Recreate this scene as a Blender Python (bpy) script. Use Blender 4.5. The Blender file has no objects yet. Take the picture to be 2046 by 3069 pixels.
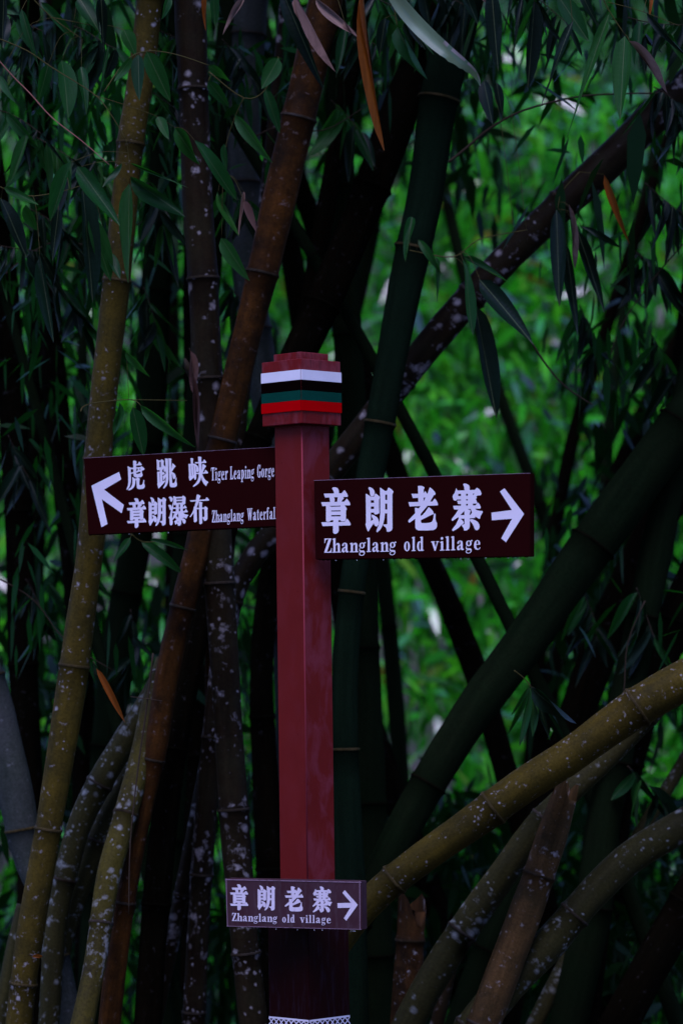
import bpy, bmesh, math, random
import numpy as np
from mathutils import Vector, Matrix, Euler

R = math.radians
random.seed(7)
rng = np.random.default_rng(11)
sc = bpy.context.scene
col = sc.collection

# ------------------------------------------------------------------ camera
FPX = 9300.0                    # focal length in photo pixels
W0, H0 = 2046.0, 3069.0
EYE = Vector((0, 0, 1.5))
TILT, ROLL = R(2.93), R(0.77)
fw = Vector((0, math.cos(TILT), math.sin(TILT)))
up0 = Vector((0, -math.sin(TILT), math.cos(TILT)))
rt0 = Vector((1, 0, 0))
rt = rt0 * math.cos(ROLL) - up0 * math.sin(ROLL)
up = rt0 * math.sin(ROLL) + up0 * math.cos(ROLL)
# verticals lean to the left at their top, so the picture is turned the other way
rt, up = (rt0 * math.cos(ROLL) + up0 * -math.sin(ROLL)), (up0 * math.cos(ROLL) + rt0 * math.sin(ROLL))
cd = bpy.data.cameras.new('camera')
cam = bpy.data.objects.new('camera', cd)
col.objects.link(cam)
M = Matrix((( rt.x, up.x, -fw.x, EYE.x), (rt.y, up.y, -fw.y, EYE.y), (rt.z, up.z, -fw.z, EYE.z), (0, 0, 0, 1)))
cam.matrix_world = M
cd.sensor_fit = 'VERTICAL'
cd.sensor_height = 36.0
cd.sensor_width = 24.0
cd.lens = FPX * 36.0 / H0
cd.clip_start, cd.clip_end = 0.1, 3000
cd.dof.use_dof = True
cd.dof.focus_distance = 11.9
cd.dof.aperture_fstop = 1.7
sc.camera = cam

# ------------------------------------------------------------------ sky, sun, exposure
w = bpy.data.worlds.new('World')
sc.world = w
w.use_nodes = True
nt = w.node_tree
nt.nodes.clear()
sky = nt.nodes.new('ShaderNodeTexSky')
sky.sky_type = 'NISHITA'
sky.sun_disc = False
SUN_EL, SUN_AZ = R(60), R(-170)          # azimuth from +Y towards +X
sky.sun_elevation = SUN_EL
sky.sun_rotation = SUN_AZ
sky.air_density = 1.0
sky.dust_density = 0.6
sky.ozone_density = 6.0
bg = nt.nodes.new('ShaderNodeBackground')
bg.inputs['Strength'].default_value = 0.125
wo = nt.nodes.new('ShaderNodeOutputWorld')
nt.links.new(sky.outputs[0], bg.inputs['Color'])
nt.links.new(bg.outputs[0], wo.inputs['Surface'])
sl = bpy.data.lights.new('sun', 'SUN')
sl.energy = 0.9
sl.angle = R(35)
sl.color = (1.0, 0.98, 0.96)
sun = bpy.data.objects.new('sun', sl)
col.objects.link(sun)
sd = Vector((math.sin(SUN_AZ) * math.cos(SUN_EL), math.cos(SUN_AZ) * math.cos(SUN_EL), math.sin(SUN_EL)))
sun.rotation_euler = sd.to_track_quat('Z', 'Y').to_euler()
sc.view_settings.view_transform = 'Standard'
sc.view_settings.look = 'None'
sc.view_settings.exposure = 1.4
sc.view_settings.use_white_balance = True
sc.view_settings.white_balance_temperature = 5700
sc.view_settings.white_balance_tint = 44
sc.view_settings.gamma = 1.0
sc.view_settings.use_curve_mapping = False
try:
    sc.cycles.max_bounces = 6
    sc.cycles.diffuse_bounces = 3
    sc.cycles.transmission_bounces = 3
    sc.cycles.glossy_bounces = 2
    sc.cycles.transparent_max_bounces = 4
    sc.cycles.use_denoising = True
except Exception:
    pass

# ------------------------------------------------------------------ helpers
def P(px, py, d):
    """point on the line of sight of photo pixel (px, py), at world distance y = d"""
    v = rt * ((px - W0 / 2) / FPX) + up * (-(py - H0 / 2) / FPX) + fw
    return EYE + v * (d / v.y)

def onplane(px, py, A, nrm):
    v = rt * ((px - W0 / 2) / FPX) + up * (-(py - H0 / 2) / FPX) + fw
    return EYE + v * ((A - EYE).dot(nrm) / v.dot(nrm))

K = 2046.0 / 1568.0             # working picture -> photo pixels

def tag(o, label=None, cat=None, group=None, kind=None):
    if label: o['label'] = label
    if cat: o['category'] = cat
    if group: o['group'] = group
    if kind: o['kind'] = kind
    return o

def empty(name, loc, label=None, cat=None, group=None):
    o = bpy.data.objects.new(name, None)
    o.location = loc
    o.empty_display_size = 0.1
    col.objects.link(o)
    tag(o, label, cat, group)
    return o

def obj(name, me, mat=None, parent=None, matrix=None):
    if mat is not None and len(me.materials) == 0:
        me.materials.append(mat)
    o = bpy.data.objects.new(name, me)
    col.objects.link(o)
    if parent is not None:
        o.parent = parent
    if matrix is not None:
        o.matrix_basis = matrix
    return o

def mesh(name, vs, fs, mat=None, smooth=False):
    me = bpy.data.meshes.new(name)
    me.from_pydata([tuple(v) for v in vs], [], fs)
    me.update()
    if mat: me.materials.append(mat)
    if smooth:
        me.polygons.foreach_set('use_smooth', [True] * len(me.polygons))
    return me

# ------------------------------------------------------------------ materials
def newmat(name):
    m = bpy.data.materials.new(name)
    m.use_nodes = True
    n = m.node_tree.nodes
    n.clear()
    out = n.new('ShaderNodeOutputMaterial')
    b = n.new('ShaderNodeBsdfPrincipled')
    m.node_tree.links.new(b.outputs[0], out.inputs['Surface'])
    return m, m.node_tree, b, out

def N(t, kind, **kw):
    n = t.nodes.new(kind)
    for k, v in kw.items():
        if k in n.inputs: n.inputs[k].default_value = v
        else: setattr(n, k, v)
    return n

def L(t, a, b): t.links.new(a, b)

def ramp(t, fac, stops):
    r = t.nodes.new('ShaderNodeValToRGB')
    cr = r.color_ramp
    while len(cr.elements) < len(stops): cr.elements.new(0.5)
    for e, (p, c) in zip(cr.elements, stops):
        e.position = p
        e.color = c if len(c) == 4 else (*c, 1)
    L(t, fac, r.inputs[0])
    return r

def mix(t, fac, a, b, mode='MIX'):
    m = t.nodes.new('ShaderNodeMix')
    m.data_type = 'RGBA'
    m.blend_type = mode
    for s, v in ((m.inputs[0], fac), (m.inputs[6], a), (m.inputs[7], b)):
        if hasattr(v, 'links'): L(t, v, s)
        elif isinstance(v, (int, float)): s.default_value = v
        else: s.default_value = (*v, 1) if len(v) == 3 else v
    return m.outputs[2]

def math_(t, op, a, b=None):
    m = t.nodes.new('ShaderNodeMath')
    m.operation = op
    for s, v in ((m.inputs[0], a), (m.inputs[1], b)):
        if v is None: continue
        if hasattr(v, 'links'): L(t, v, s)
        else: s.default_value = v
    return m.outputs[0]

def paint(name, c, rough=0.4, haze=0.0, hazec=(0.3, 0.2, 0.25), bump=0.15, spec=0.03, grime=None, gfac=0.5):
    m, t, b, _ = newmat(name)
    tc = N(t, 'ShaderNodeTexCoord')
    n1 = N(t, 'ShaderNodeTexNoise', Scale=7.0, Detail=4.0, Roughness=0.6)
    L(t, tc.outputs['Object'], n1.inputs['Vector'])
    cc = mix(t, n1.outputs[0], tuple(x * 0.82 for x in c), tuple(min(1, x * 1.12) for x in c))
    if haze:
        mp = N(t, 'ShaderNodeMapping'); mp.inputs['Scale'].default_value = (11, 11, 6)
        L(t, tc.outputs['Object'], mp.inputs['Vector'])
        n2 = N(t, 'ShaderNodeTexNoise', Scale=1.0, Detail=4.0, Roughness=0.6, Distortion=0.4)
        L(t, mp.outputs[0], n2.inputs['Vector'])
        r = ramp(t, n2.outputs[0], [(0.46, (0, 0, 0)), (0.60, (haze,) * 3)])
        hz = r.outputs[0]
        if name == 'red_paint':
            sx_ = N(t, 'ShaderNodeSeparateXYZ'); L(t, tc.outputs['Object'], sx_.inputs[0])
            hz = math_(t, 'MULTIPLY', hz, math_(t, 'ADD', math_(t, 'MULTIPLY', math_(t, 'GREATER_THAN', sx_.outputs[0], 0.0), 0.85), 0.15))  # pale wet sheen painted into the colour, stronger on the right half
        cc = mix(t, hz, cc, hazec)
    if grime:
        mp = N(t, 'ShaderNodeMapping'); mp.inputs['Scale'].default_value = (60, 60, 9)
        L(t, tc.outputs['Object'], mp.inputs['Vector'])
        n3 = N(t, 'ShaderNodeTexNoise', Scale=1.0, Detail=5.0, Roughness=0.65)
        L(t, mp.outputs[0], n3.inputs['Vector'])
        r = ramp(t, n3.outputs[0], [(0.52, (0, 0, 0)), (0.7, (gfac,) * 3)])
        cc = mix(t, r.outputs[0], cc, grime)
    L(t, cc, b.inputs['Base Color'])
    b.inputs['Roughness'].default_value = rough
    b.inputs['Specular IOR Level'].default_value = spec
    if bump:
        v = N(t, 'ShaderNodeTexVoronoi', Scale=38.0, Randomness=1.0)
        L(t, tc.outputs['Object'], v.inputs['Vector'])
        r = ramp(t, v.outputs['Distance'], [(0.0, (1, 1, 1)), (0.13, (0, 0, 0))])
        bp = N(t, 'ShaderNodeBump', Strength=bump, Distance=0.004)
        L(t, r.outputs[0], bp.inputs['Height'])
        L(t, bp.outputs[0], b.inputs['Normal'])
    return m

MAT = {}
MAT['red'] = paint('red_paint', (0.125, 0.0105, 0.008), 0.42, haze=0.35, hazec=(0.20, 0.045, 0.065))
MAT['red_cap'] = paint('weathered_red_paint', (0.135, 0.008, 0.007), 0.35, haze=0.5, hazec=(0.19, 0.045, 0.055), grime=(0.035, 0.008, 0.006), gfac=0.7)
MAT['red_bead'] = paint('pale_red_edge', (0.24, 0.035, 0.045), 0.4, bump=0)  # paler red for the bead along the front arris
MAT['maroon'] = paint('dark_maroon', (0.010, 0.0012, 0.0012), 0.4, grime=(0.02, 0.012, 0.018), gfac=0.5)  # one dark tone for the whole pedestal, with streaks
MAT['board'] = paint('dark_brown_board', (0.0155, 0.0022, 0.0022), 0.38, bump=0.1, spec=0.0)
MAT['board_old'] = paint('dull_brown_board', (0.044, 0.018, 0.022), 0.5, haze=0.35, hazec=(0.060, 0.036, 0.045), bump=0.1, grime=(0.08, 0.055, 0.062), gfac=0.45)
MAT['edge'] = paint('worn_metal_edge', (0.22, 0.15, 0.19), 0.4, bump=0, grime=(0.05, 0.02, 0.02), gfac=0.8)
MAT['vinyl'] = paint('white_vinyl', (0.66, 0.64, 0.68), 0.45, bump=0)
MAT['vinyl_old'] = paint('aged_white_vinyl', (0.62, 0.58, 0.64), 0.5, bump=0, grime=(0.45, 0.40, 0.45), gfac=0.5)
MAT['s_white'] = paint('white_stripe', (0.68, 0.68, 0.70), 0.4, bump=0)
MAT['s_black'] = paint('black_stripe', (0.003, 0.001, 0.001), 0.35, bump=0.0, spec=0.0)
MAT['s_green'] = paint('green_stripe', (0.0008, 0.045, 0.028), 0.35, bump=0.0, spec=0.0)
MAT['s_red'] = paint('scarlet_stripe', (0.42, 0.001, 0.001), 0.35, bump=0.0, spec=0.0)

def culm_mat(name, cA, cB, cMoss=None, lichen=0.0, lcol=(0.36, 0.36, 0.37), rough=0.5, moss=0.3, lscale=26.0, dk=0.62):
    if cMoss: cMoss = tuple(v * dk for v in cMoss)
    m, t, b, _ = newmat(name)
    uv = N(t, 'ShaderNodeUVMap')
    inf = N(t, 'ShaderNodeObjectInfo')
    vec = N(t, 'ShaderNodeVectorMath', operation='ADD')
    sc_ = N(t, 'ShaderNodeVectorMath', operation='SCALE'); sc_.inputs[3].default_value = 40.0
    L(t, inf.outputs['Random'], sc_.inputs[0])
    L(t, uv.outputs[0], vec.inputs[0]); L(t, sc_.outputs[0], vec.inputs[1])
    mp = N(t, 'ShaderNodeMapping'); mp.inputs['Scale'].default_value = (22, 1.6, 1)
    L(t, vec.outputs[0], mp.inputs[0])
    n1 = N(t, 'ShaderNodeTexNoise', Scale=1.0, Detail=5.0, Roughness=0.62)
    L(t, mp.outputs[0], n1.inputs[0])
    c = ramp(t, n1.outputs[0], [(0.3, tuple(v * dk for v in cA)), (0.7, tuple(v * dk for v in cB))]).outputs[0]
    n2 = N(t, 'ShaderNodeTexNoise', Scale=5.5, Detail=5.0, Roughness=0.7)
    L(t, vec.outputs[0], n2.inputs[0])
    if cMoss:
        f = ramp(t, n2.outputs[0], [(0.42, (0, 0, 0)), (0.66, (moss,) * 3)]).outputs[0]
        c = mix(t, f, c, cMoss)
    # fine speckle
    n4 = N(t, 'ShaderNodeTexNoise', Scale=95.0, Detail=3.0, Roughness=0.7)
    L(t, vec.outputs[0], n4.inputs[0])
    f4 = ramp(t, n4.outputs[0], [(0.35, (0.75,) * 3), (0.62, (1.12,) * 3)]).outputs[0]
    c = mix(t, 1.0, c, f4, 'MULTIPLY')
    aj = N(t, 'ShaderNodeAttribute', attribute_name='joint')
    c = mix(t, math_(t, 'MULTIPLY', aj.outputs['Fac'], math_(t, 'MULTIPLY', n1.outputs[0], 1.1)), c, tuple(v * 0.3 * dk for v in cA))
    if lichen:
        nd = N(t, 'ShaderNodeTexNoise', Scale=30.0, Detail=3.0)
        L(t, vec.outputs[0], nd.inputs[0])
        wv = N(t, 'ShaderNodeVectorMath', operation='SCALE'); wv.inputs[3].default_value = 0.022
        L(t, nd.outputs['Color'], wv.inputs[0])
        av = N(t, 'ShaderNodeVectorMath', operation='ADD')
        L(t, vec.outputs[0], av.inputs[0]); L(t, wv.outputs[0], av.inputs[1])
        tot = None
        at_ = N(t, 'ShaderNodeAttribute', attribute_name='joint')
        for s_, thr, rad in ((lscale, 1.0, 0.36), (lscale * 2.2, 1.0, 0.33)):
            vo = N(t, 'ShaderNodeTexVoronoi', Scale=s_, Randomness=1.0)
            L(t, av.outputs[0], vo.inputs['Vector'])
            sep = N(t, 'ShaderNodeSeparateColor')
            L(t, vo.outputs['Color'], sep.inputs[0])
            # only some cells, in drifts
            nn = N(t, 'ShaderNodeTexNoise', Scale=3.2 if s_ == lscale else 6.0, Detail=2.0)
            L(t, vec.outputs[0], nn.inputs[0])
            drift = math_(t, 'ADD', math_(t, 'MULTIPLY', math_(t, 'SUBTRACT', nn.outputs[0], 0.38), 3.2 * lichen), math_(t, 'MULTIPLY', at_.outputs['Fac'], 0.45 * lichen))
            rr = math_(t, 'MULTIPLY', math_(t, 'SUBTRACT', drift, sep.outputs[0]), 1.3)
            rr = math_(t, 'MINIMUM', rr, rad)
            e = math_(t, 'SUBTRACT', rr, vo.outputs['Distance'])
            k = math_(t, 'MULTIPLY', e, 4.0)
            k = math_(t, 'MINIMUM', math_(t, 'MAXIMUM', k, 0.0), 1.0)
            tot = k if tot is None else math_(t, 'MAXIMUM', tot, k)
        pn = N(t, 'ShaderNodeTexNoise', Scale=lscale * 1.3, Detail=6.0, Roughness=0.6)
        L(t, av.outputs[0], pn.inputs[0])
        dn = N(t, 'ShaderNodeTexNoise', Scale=2.6, Detail=2.0)
        L(t, vec.outputs[0], dn.inputs[0])
        pt = math_(t, 'SUBTRACT', math_(t, 'ADD', pn.outputs[0], math_(t, 'MULTIPLY', dn.outputs[0], 0.55 * lichen)), 0.615 + 0.26 * lichen)
        pt = math_(t, 'MINIMUM', math_(t, 'MAXIMUM', math_(t, 'MULTIPLY', pt, 7.0), 0.0), 1.0)
        tot = math_(t, 'MAXIMUM', math_(t, 'MULTIPLY', tot, 0.85), math_(t, 'MULTIPLY', pt, 0.8))
        tot = math_(t, 'MULTIPLY', tot, math_(t, 'ADD', math_(t, 'MULTIPLY', n4.outputs[0], 1.3), 0.05))
        c = mix(t, math_(t, 'MINIMUM', tot, 1.0), c, lcol)
    L(t, c, b.inputs['Base Color'])
    b.inputs['Roughness'].default_value = rough
    b.inputs['Specular IOR Level'].default_value = 0.0 if dk < 0.5 else 0.03
    bp = N(t, 'ShaderNodeBump', Strength=0.35, Distance=0.003)
    L(t, n4.outputs[0], bp.inputs['Height'])
    L(t, bp.outputs[0], b.inputs['Normal'])
    return m

MAT['olive'] = culm_mat('olive_culm', (0.060, 0.046, 0.008), (0.118, 0.086, 0.011), (0.026, 0.026, 0.009), lichen=0.42, moss=0.6)
MAT['darklichen'] = culm_mat('dark_lichen_culm', (0.012, 0.008, 0.004), (0.030, 0.020, 0.009), (0.035, 0.040, 0.018), lichen=0.85, lcol=(0.34, 0.32, 0.32), lscale=15.0)
MAT['mosslichen'] = culm_mat('mossy_lichen_culm', (0.030, 0.032, 0.010), (0.065, 0.060, 0.018), (0.030, 0.028, 0.018), lichen=0.85, lcol=(0.24, 0.27, 0.26), lscale=19.0)
MAT['mossfront'] = culm_mat('olive_moss_culm', (0.050, 0.045, 0.008), (0.10, 0.085, 0.014), (0.025, 0.022, 0.012), lichen=0.8, lcol=(0.26, 0.28, 0.27), lscale=20.0, moss=0.8)
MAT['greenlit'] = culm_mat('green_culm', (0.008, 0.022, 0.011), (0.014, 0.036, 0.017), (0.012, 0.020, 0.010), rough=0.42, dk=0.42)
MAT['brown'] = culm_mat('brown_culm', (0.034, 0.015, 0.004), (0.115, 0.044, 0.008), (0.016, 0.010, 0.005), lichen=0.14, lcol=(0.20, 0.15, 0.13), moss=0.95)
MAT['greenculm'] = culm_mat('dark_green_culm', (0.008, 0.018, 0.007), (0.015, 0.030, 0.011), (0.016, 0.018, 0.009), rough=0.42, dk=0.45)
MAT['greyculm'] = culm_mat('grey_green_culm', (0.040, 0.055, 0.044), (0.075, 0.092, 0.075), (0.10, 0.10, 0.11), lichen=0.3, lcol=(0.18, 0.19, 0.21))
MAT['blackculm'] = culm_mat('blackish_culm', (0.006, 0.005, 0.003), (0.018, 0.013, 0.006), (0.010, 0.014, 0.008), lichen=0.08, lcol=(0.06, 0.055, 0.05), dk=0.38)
MAT['barkbrown'] = culm_mat('stump_rind', (0.060, 0.036, 0.012), (0.15, 0.085, 0.030), (0.030, 0.026, 0.012), lichen=0.35, moss=0.8)
MAT['nodepale'] = culm_mat('pale_node', (0.060, 0.048, 0.014), (0.12, 0.09, 0.035), (0.03, 0.025, 0.012), moss=0.7)
MAT['nodedark'] = culm_mat('dark_node', (0.022, 0.017, 0.008), (0.045, 0.032, 0.015), (0.10, 0.09, 0.08), moss=0.5)
MAT['nodeblack'] = culm_mat('black_node', (0.012, 0.010, 0.006), (0.02, 0.02, 0.01), dk=0.3)
MAT['torn'] = culm_mat('torn_wood', (0.040, 0.022, 0.008), (0.13, 0.058, 0.018), (0.014, 0.010, 0.006), moss=0.95, lichen=0.3)
MAT['sheath'] = culm_mat('dry_sheath', (0.12, 0.06, 0.045), (0.24, 0.14, 0.11))

def leaf_mat(name, stops, tr, trf=0.35, rough=0.33, island=True, bands=False, spec=0.5):
    m, t, b, out = newmat(name)
    if island:
        g = N(t, 'ShaderNodeNewGeometry'); rnd = g.outputs['Random Per Island']
    else:
        g = N(t, 'ShaderNodeObjectInfo'); rnd = g.outputs['Random']
    c = ramp(t, rnd, stops).outputs[0]
    if not island:
        tc = N(t, 'ShaderNodeTexCoord')
        mp = N(t, 'ShaderNodeMapping'); mp.inputs['Scale'].default_value = (1.0, 16, 1)
        L(t, tc.outputs['Object'], mp.inputs[0])
        wv = N(t, 'ShaderNodeTexNoise', Scale=3.0, Detail=4.0)
        L(t, mp.outputs[0], wv.inputs[0])
        f = ramp(t, wv.outputs[0], [(0.3, (0.6,) * 3), (0.7, (1.3,) * 3)]).outputs[0]
        c = mix(t, 1.0, c, f, 'MULTIPLY')
        sp = N(t, 'ShaderNodeSeparateXYZ'); L(t, tc.outputs['Object'], sp.inputs[0])
        ab = math_(t, 'ABSOLUTE', sp.outputs[1])
        rib = math_(t, 'LESS_THAN', ab, 0.018)
        c = mix(t, math_(t, 'MULTIPLY', rib, 0.5), c, (0.12, 0.17, 0.07))
        wb = N(t, 'ShaderNodeTexWave', Scale=6.0, Distortion=2.2, Detail=2.0)
        wb.wave_type = 'BANDS'; wb.bands_direction = 'X'
        L(t, tc.outputs['Object'], wb.inputs[0])
        bp = N(t, 'ShaderNodeBump', Strength=0.04, Distance=0.01)
        L(t, wb.outputs[0], bp.inputs['Height'])
        L(t, bp.outputs[0], b.inputs['Normal'])
    L(t, c, b.inputs['Base Color'])
    b.inputs['Roughness'].default_value = rough
    b.inputs['Specular IOR Level'].default_value = spec
    if name == 'grove_foliage':
        w_ = N(t, 'ShaderNodeTexWhiteNoise'); w_.noise_dimensions = '1D'; L(t, rnd, w_.inputs['W'])
        L(t, ramp(t, w_.outputs[0], [(0.0, (0.12,) * 3), (0.40, (0.20,) * 3), (0.5, (0.45,) * 3)]).outputs[0], b.inputs['Roughness'])
        L(t, ramp(t, w_.outputs[0], [(0.0, (1.0,) * 3), (0.40, (1.0,) * 3), (0.5, (0.15,) * 3)]).outputs[0], b.inputs['Specular IOR Level'])
        L(t, ramp(t, w_.outputs[0], [(0.0, (0.45,) * 3), (0.35, (0.45,) * 3), (0.4, (0.0,) * 3)]).outputs[0], b.inputs['Coat Weight'])
        b.inputs['Coat IOR'].default_value = 1.7; b.inputs['Coat Roughness'].default_value = 0.12
    tl = N(t, 'ShaderNodeBsdfTranslucent')
    if isinstance(tr, list):
        L(t, ramp(t, rnd, tr).outputs[0], tl.inputs['Color'])
    else:
        tl.inputs['Color'].default_value = (*tr, 1)
    ms = N(t, 'ShaderNodeMixShader'); ms.inputs[0].default_value = trf
    L(t, b.outputs[0], ms.inputs[1]); L(t, tl.outputs[0], ms.inputs[2])
    L(t, ms.outputs[0], out.inputs['Surface'])
    return m

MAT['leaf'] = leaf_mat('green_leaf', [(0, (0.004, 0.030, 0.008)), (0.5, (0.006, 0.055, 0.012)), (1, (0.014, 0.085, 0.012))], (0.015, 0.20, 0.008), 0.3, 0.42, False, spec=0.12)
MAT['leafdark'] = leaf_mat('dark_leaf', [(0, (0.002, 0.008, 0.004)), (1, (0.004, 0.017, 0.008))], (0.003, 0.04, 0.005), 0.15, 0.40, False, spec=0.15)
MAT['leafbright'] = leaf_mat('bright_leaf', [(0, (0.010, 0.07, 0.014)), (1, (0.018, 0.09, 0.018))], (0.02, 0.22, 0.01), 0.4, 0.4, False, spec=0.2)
MAT['leafdry'] = leaf_mat('dry_orange_leaf', [(0, (0.18, 0.048, 0.006)), (1, (0.24, 0.072, 0.008))], (0.40, 0.10, 0.005), 0.3, 0.6, False, spec=0.05)
MAT['leafpale'] = leaf_mat('pale_dry_leaf', [(0, (0.17, 0.10, 0.075)), (1, (0.24, 0.16, 0.12))], (0.3, 0.2, 0.15), 0.2, 0.55, False, spec=0.1)
MAT['leafmargin'] = leaf_mat('bleached_margin', [(0, (0.42, 0.36, 0.32)), (1, (0.46, 0.40, 0.36))], (0.4, 0.35, 0.3), 0.2, 0.5, False, spec=0.2)
MAT['leafhero'] = leaf_mat('broad_pale_leaf', [(0, (0.14, 0.24, 0.15)), (1, (0.15, 0.25, 0.15))], (0.2, 0.4, 0.15), 0.2, 0.35, False)
MAT['twig'] = paint('olive_twig', (0.06, 0.055, 0.016), 0.5, bump=0)
MAT['twigred'] = paint('reddish_twig', (0.22, 0.10, 0.07), 0.5, bump=0)
MAT['twigdark'] = paint('dark_twig', (0.035, 0.025, 0.016), 0.6, bump=0)
bgst = [(0.0, (0.001, 0.02, 0.001)), (0.35, (0.004, 0.12, 0.003)), (0.75, (0.014, 0.40, 0.007)), (0.94, (0.09, 0.55, 0.015)), (0.985, (0.10, 0.12, 0.01)), (1.0, (0.18, 0.07, 0.01))]
bgtr = [(0.0, (0.002, 0.10, 0.002)), (0.5, (0.008, 0.45, 0.003)), (0.955, (0.08, 0.65, 0.005)), (1.0, (0.30, 0.15, 0.01))]
MAT['bgleaf'] = leaf_mat('grove_foliage', bgst, bgtr, 0.45, 0.17, True, spec=0.9)
MAT['hillleaf'] = leaf_mat('dimmed_hillside_leaf', [(p, tuple(v * 0.4 for v in c)) for p, c in bgst[:4]], [(p, tuple(v * 0.4 for v in c)) for p, c in bgtr[:3]], 0.45, 0.3, True, spec=0.4)  # grove leaf colours darkened so the gaps read as shade
MAT['canopy'] = leaf_mat('shade_canopy_leaves', [(0, (0.001, 0.010, 0.002)), (1, (0.003, 0.024, 0.003))], (0.003, 0.05, 0.003), 0.2, 0.4, True, spec=0.05)  # leaf colours kept very dark to stand in for shade

def ground_mat():
    m, t, b, _ = newmat('leaf_litter_soil')
    tc = N(t, 'ShaderNodeTexCoord')
    n1 = N(t, 'ShaderNodeTexNoise', Scale=1.3, Detail=8.0, Roughness=0.7)
    L(t, tc.outputs['Object'], n1.inputs[0])
    v = N(t, 'ShaderNodeTexVoronoi', Scale=14.0)
    L(t, tc.outputs['Object'], v.inputs['Vector'])
    c = ramp(t, n1.outputs[0], [(0.35, (0.012, 0.018, 0.006)), (0.55, (0.035, 0.026, 0.012)), (0.75, (0.02, 0.045, 0.008))]).outputs[0]
    c = mix(t, 0.35, c, v.outputs['Color'], 'MULTIPLY')
    L(t, c, b.inputs['Base Color'])
    b.inputs['Roughness'].default_value = 0.85
    bp = N(t, 'ShaderNodeBump', Strength=0.6, Distance=0.03)
    L(t, v.outputs['Distance'], bp.inputs['Height']); L(t, bp.outputs[0], b.inputs['Normal'])
    return m
MAT['ground'] = ground_mat()

# ------------------------------------------------------------------ ground
def gz(x, y):
    if y < 12.6: z = 0.0
    elif y < 34: z = -(y - 12.6) * 0.3
    elif y < 44: z = -6.42
    else: z = -6.42 + (y - 44) * 0.55
    if y > 120: z = -6.42 + 76 * 0.55 + (y - 120) * 0.05
    # unseen bank behind the viewpoint, added to block low sky light
    if y < -4: z += min((-4 - y) * 1.15, 16)
    if y > 14: z += 0.12 * math.sin(x * 1.7 + y * 0.6) * min(1, (y - 14) / 4)
    return z
xs = [-600, -250, -120, -60] + [i * 2.0 for i in range(-20, 21)] + [60, 120, 250, 600]
ys = [-600, -250, -100, -40, -21, -18, -15, -12, -10, -8, -6, -4, 0, 4, 8, 10, 12, 13, 14, 15, 16, 17, 18, 20, 22, 24, 26, 28, 31, 34, 38, 41, 44, 48, 54, 62, 72, 84, 100, 120, 180, 300, 700, 1500]
vs = [(x, y, gz(x, y)) for y in ys for x in xs]
nx = len(xs)
fs = [(j * nx + i, j * nx + i + 1, (j + 1) * nx + i + 1, (j + 1) * nx + i) for j in range(len(ys) - 1) for i in range(nx - 1)]
g = obj('ground', mesh('ground', vs, fs, MAT['ground'], True))
tag(g, kind='structure')

# ------------------------------------------------------------------ leaf clouds (uncountable foliage)
def leaf_cloud(name, centres, per, spread, lens, mat, label, droop=0.9, wid=(0.17, 0.27)):
    """many sprigs, each a handful of hanging lance leaves fanning from one point"""
    n = len(centres) * per
    c = np.repeat(np.asarray(centres, dtype=float), per, axis=0)
    base = c + rng.normal(0, spread, (n, 3))
    az = rng.uniform(0, 2 * np.pi, n)
    pit = np.clip(rng.normal(-droop, 0.6, n), -1.55, 0.9)
    d = np.stack([np.cos(az) * np.cos(pit), np.sin(az) * np.cos(pit), np.sin(pit)], 1)
    ln = rng.uniform(lens[0], lens[1], n)[:, None]
    side = np.cross(d, rng.normal(0, 1, (n, 3)))
    side /= np.linalg.norm(side, axis=1)[:, None] + 1e-9
    nr = np.cross(side, d)
    wd = ln * rng.uniform(wid[0], wid[1], n)[:, None] * 0.5
    sag = np.array([0, 0, -1.0])
    v = np.empty((n, 6, 3))
    v[:, 0] = base
    v[:, 1] = base + d * ln * 0.3 + side * wd + nr * wd * 0.25
    v[:, 2] = base + d * ln * 0.3 - side * wd + nr * wd * 0.25
    v[:, 3] = base + d * ln * 0.68 + side * wd * 0.8 + sag * ln * 0.05 + nr * wd * 0.2
    v[:, 4] = base + d * ln * 0.68 - side * wd * 0.8 + sag * ln * 0.05 + nr * wd * 0.2
    v[:, 5] = base + d * ln + sag * ln * 0.14
    me = bpy.data.meshes.new(name)
    me.vertices.add(n * 6)
    me.vertices.foreach_set('co', v.reshape(-1).astype(np.float32))
    o6 = (np.arange(n) * 6)[:, None]
    loops = (o6 + np.array([[0, 1, 2, 1, 3, 4, 2, 3, 5, 4]])).reshape(-1)
    me.loops.add(len(loops))
    me.loops.foreach_set('vertex_index', loops.astype(np.int32))
    st = ((np.arange(n) * 10)[:, None] + np.array([[0, 3, 7]])).reshape(-1)
    tt = np.tile([3, 4, 3], n)
    me.polygons.add(n * 3)
    me.polygons.foreach_set('loop_start', st.astype(np.int32))
    me.polygons.foreach_set('loop_total', tt.astype(np.int32))
    me.update(calc_edges=True)
    me.materials.append(mat)
    o = bpy.data.objects.new(name, me)
    col.objects.link(o)
    tag(o, label, 'foliage', kind='stuff')
    return o

def pts_box(n, x0, x1, y0, y1, z0, z1, clump=0, cs=0.8):
    if clump:
        cc = np.stack([rng.uniform(x0, x1, clump), rng.uniform(y0, y1, clump), rng.uniform(z0, z1, clump)], 1)
        k = rng.integers(0, clump, n)
        return cc[k] + rng.normal(0, cs, (n, 3))
    return np.stack([rng.uniform(x0, x1, n), rng.uniform(y0, y1, n), rng.uniform(z0, z1, n)], 1)

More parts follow.
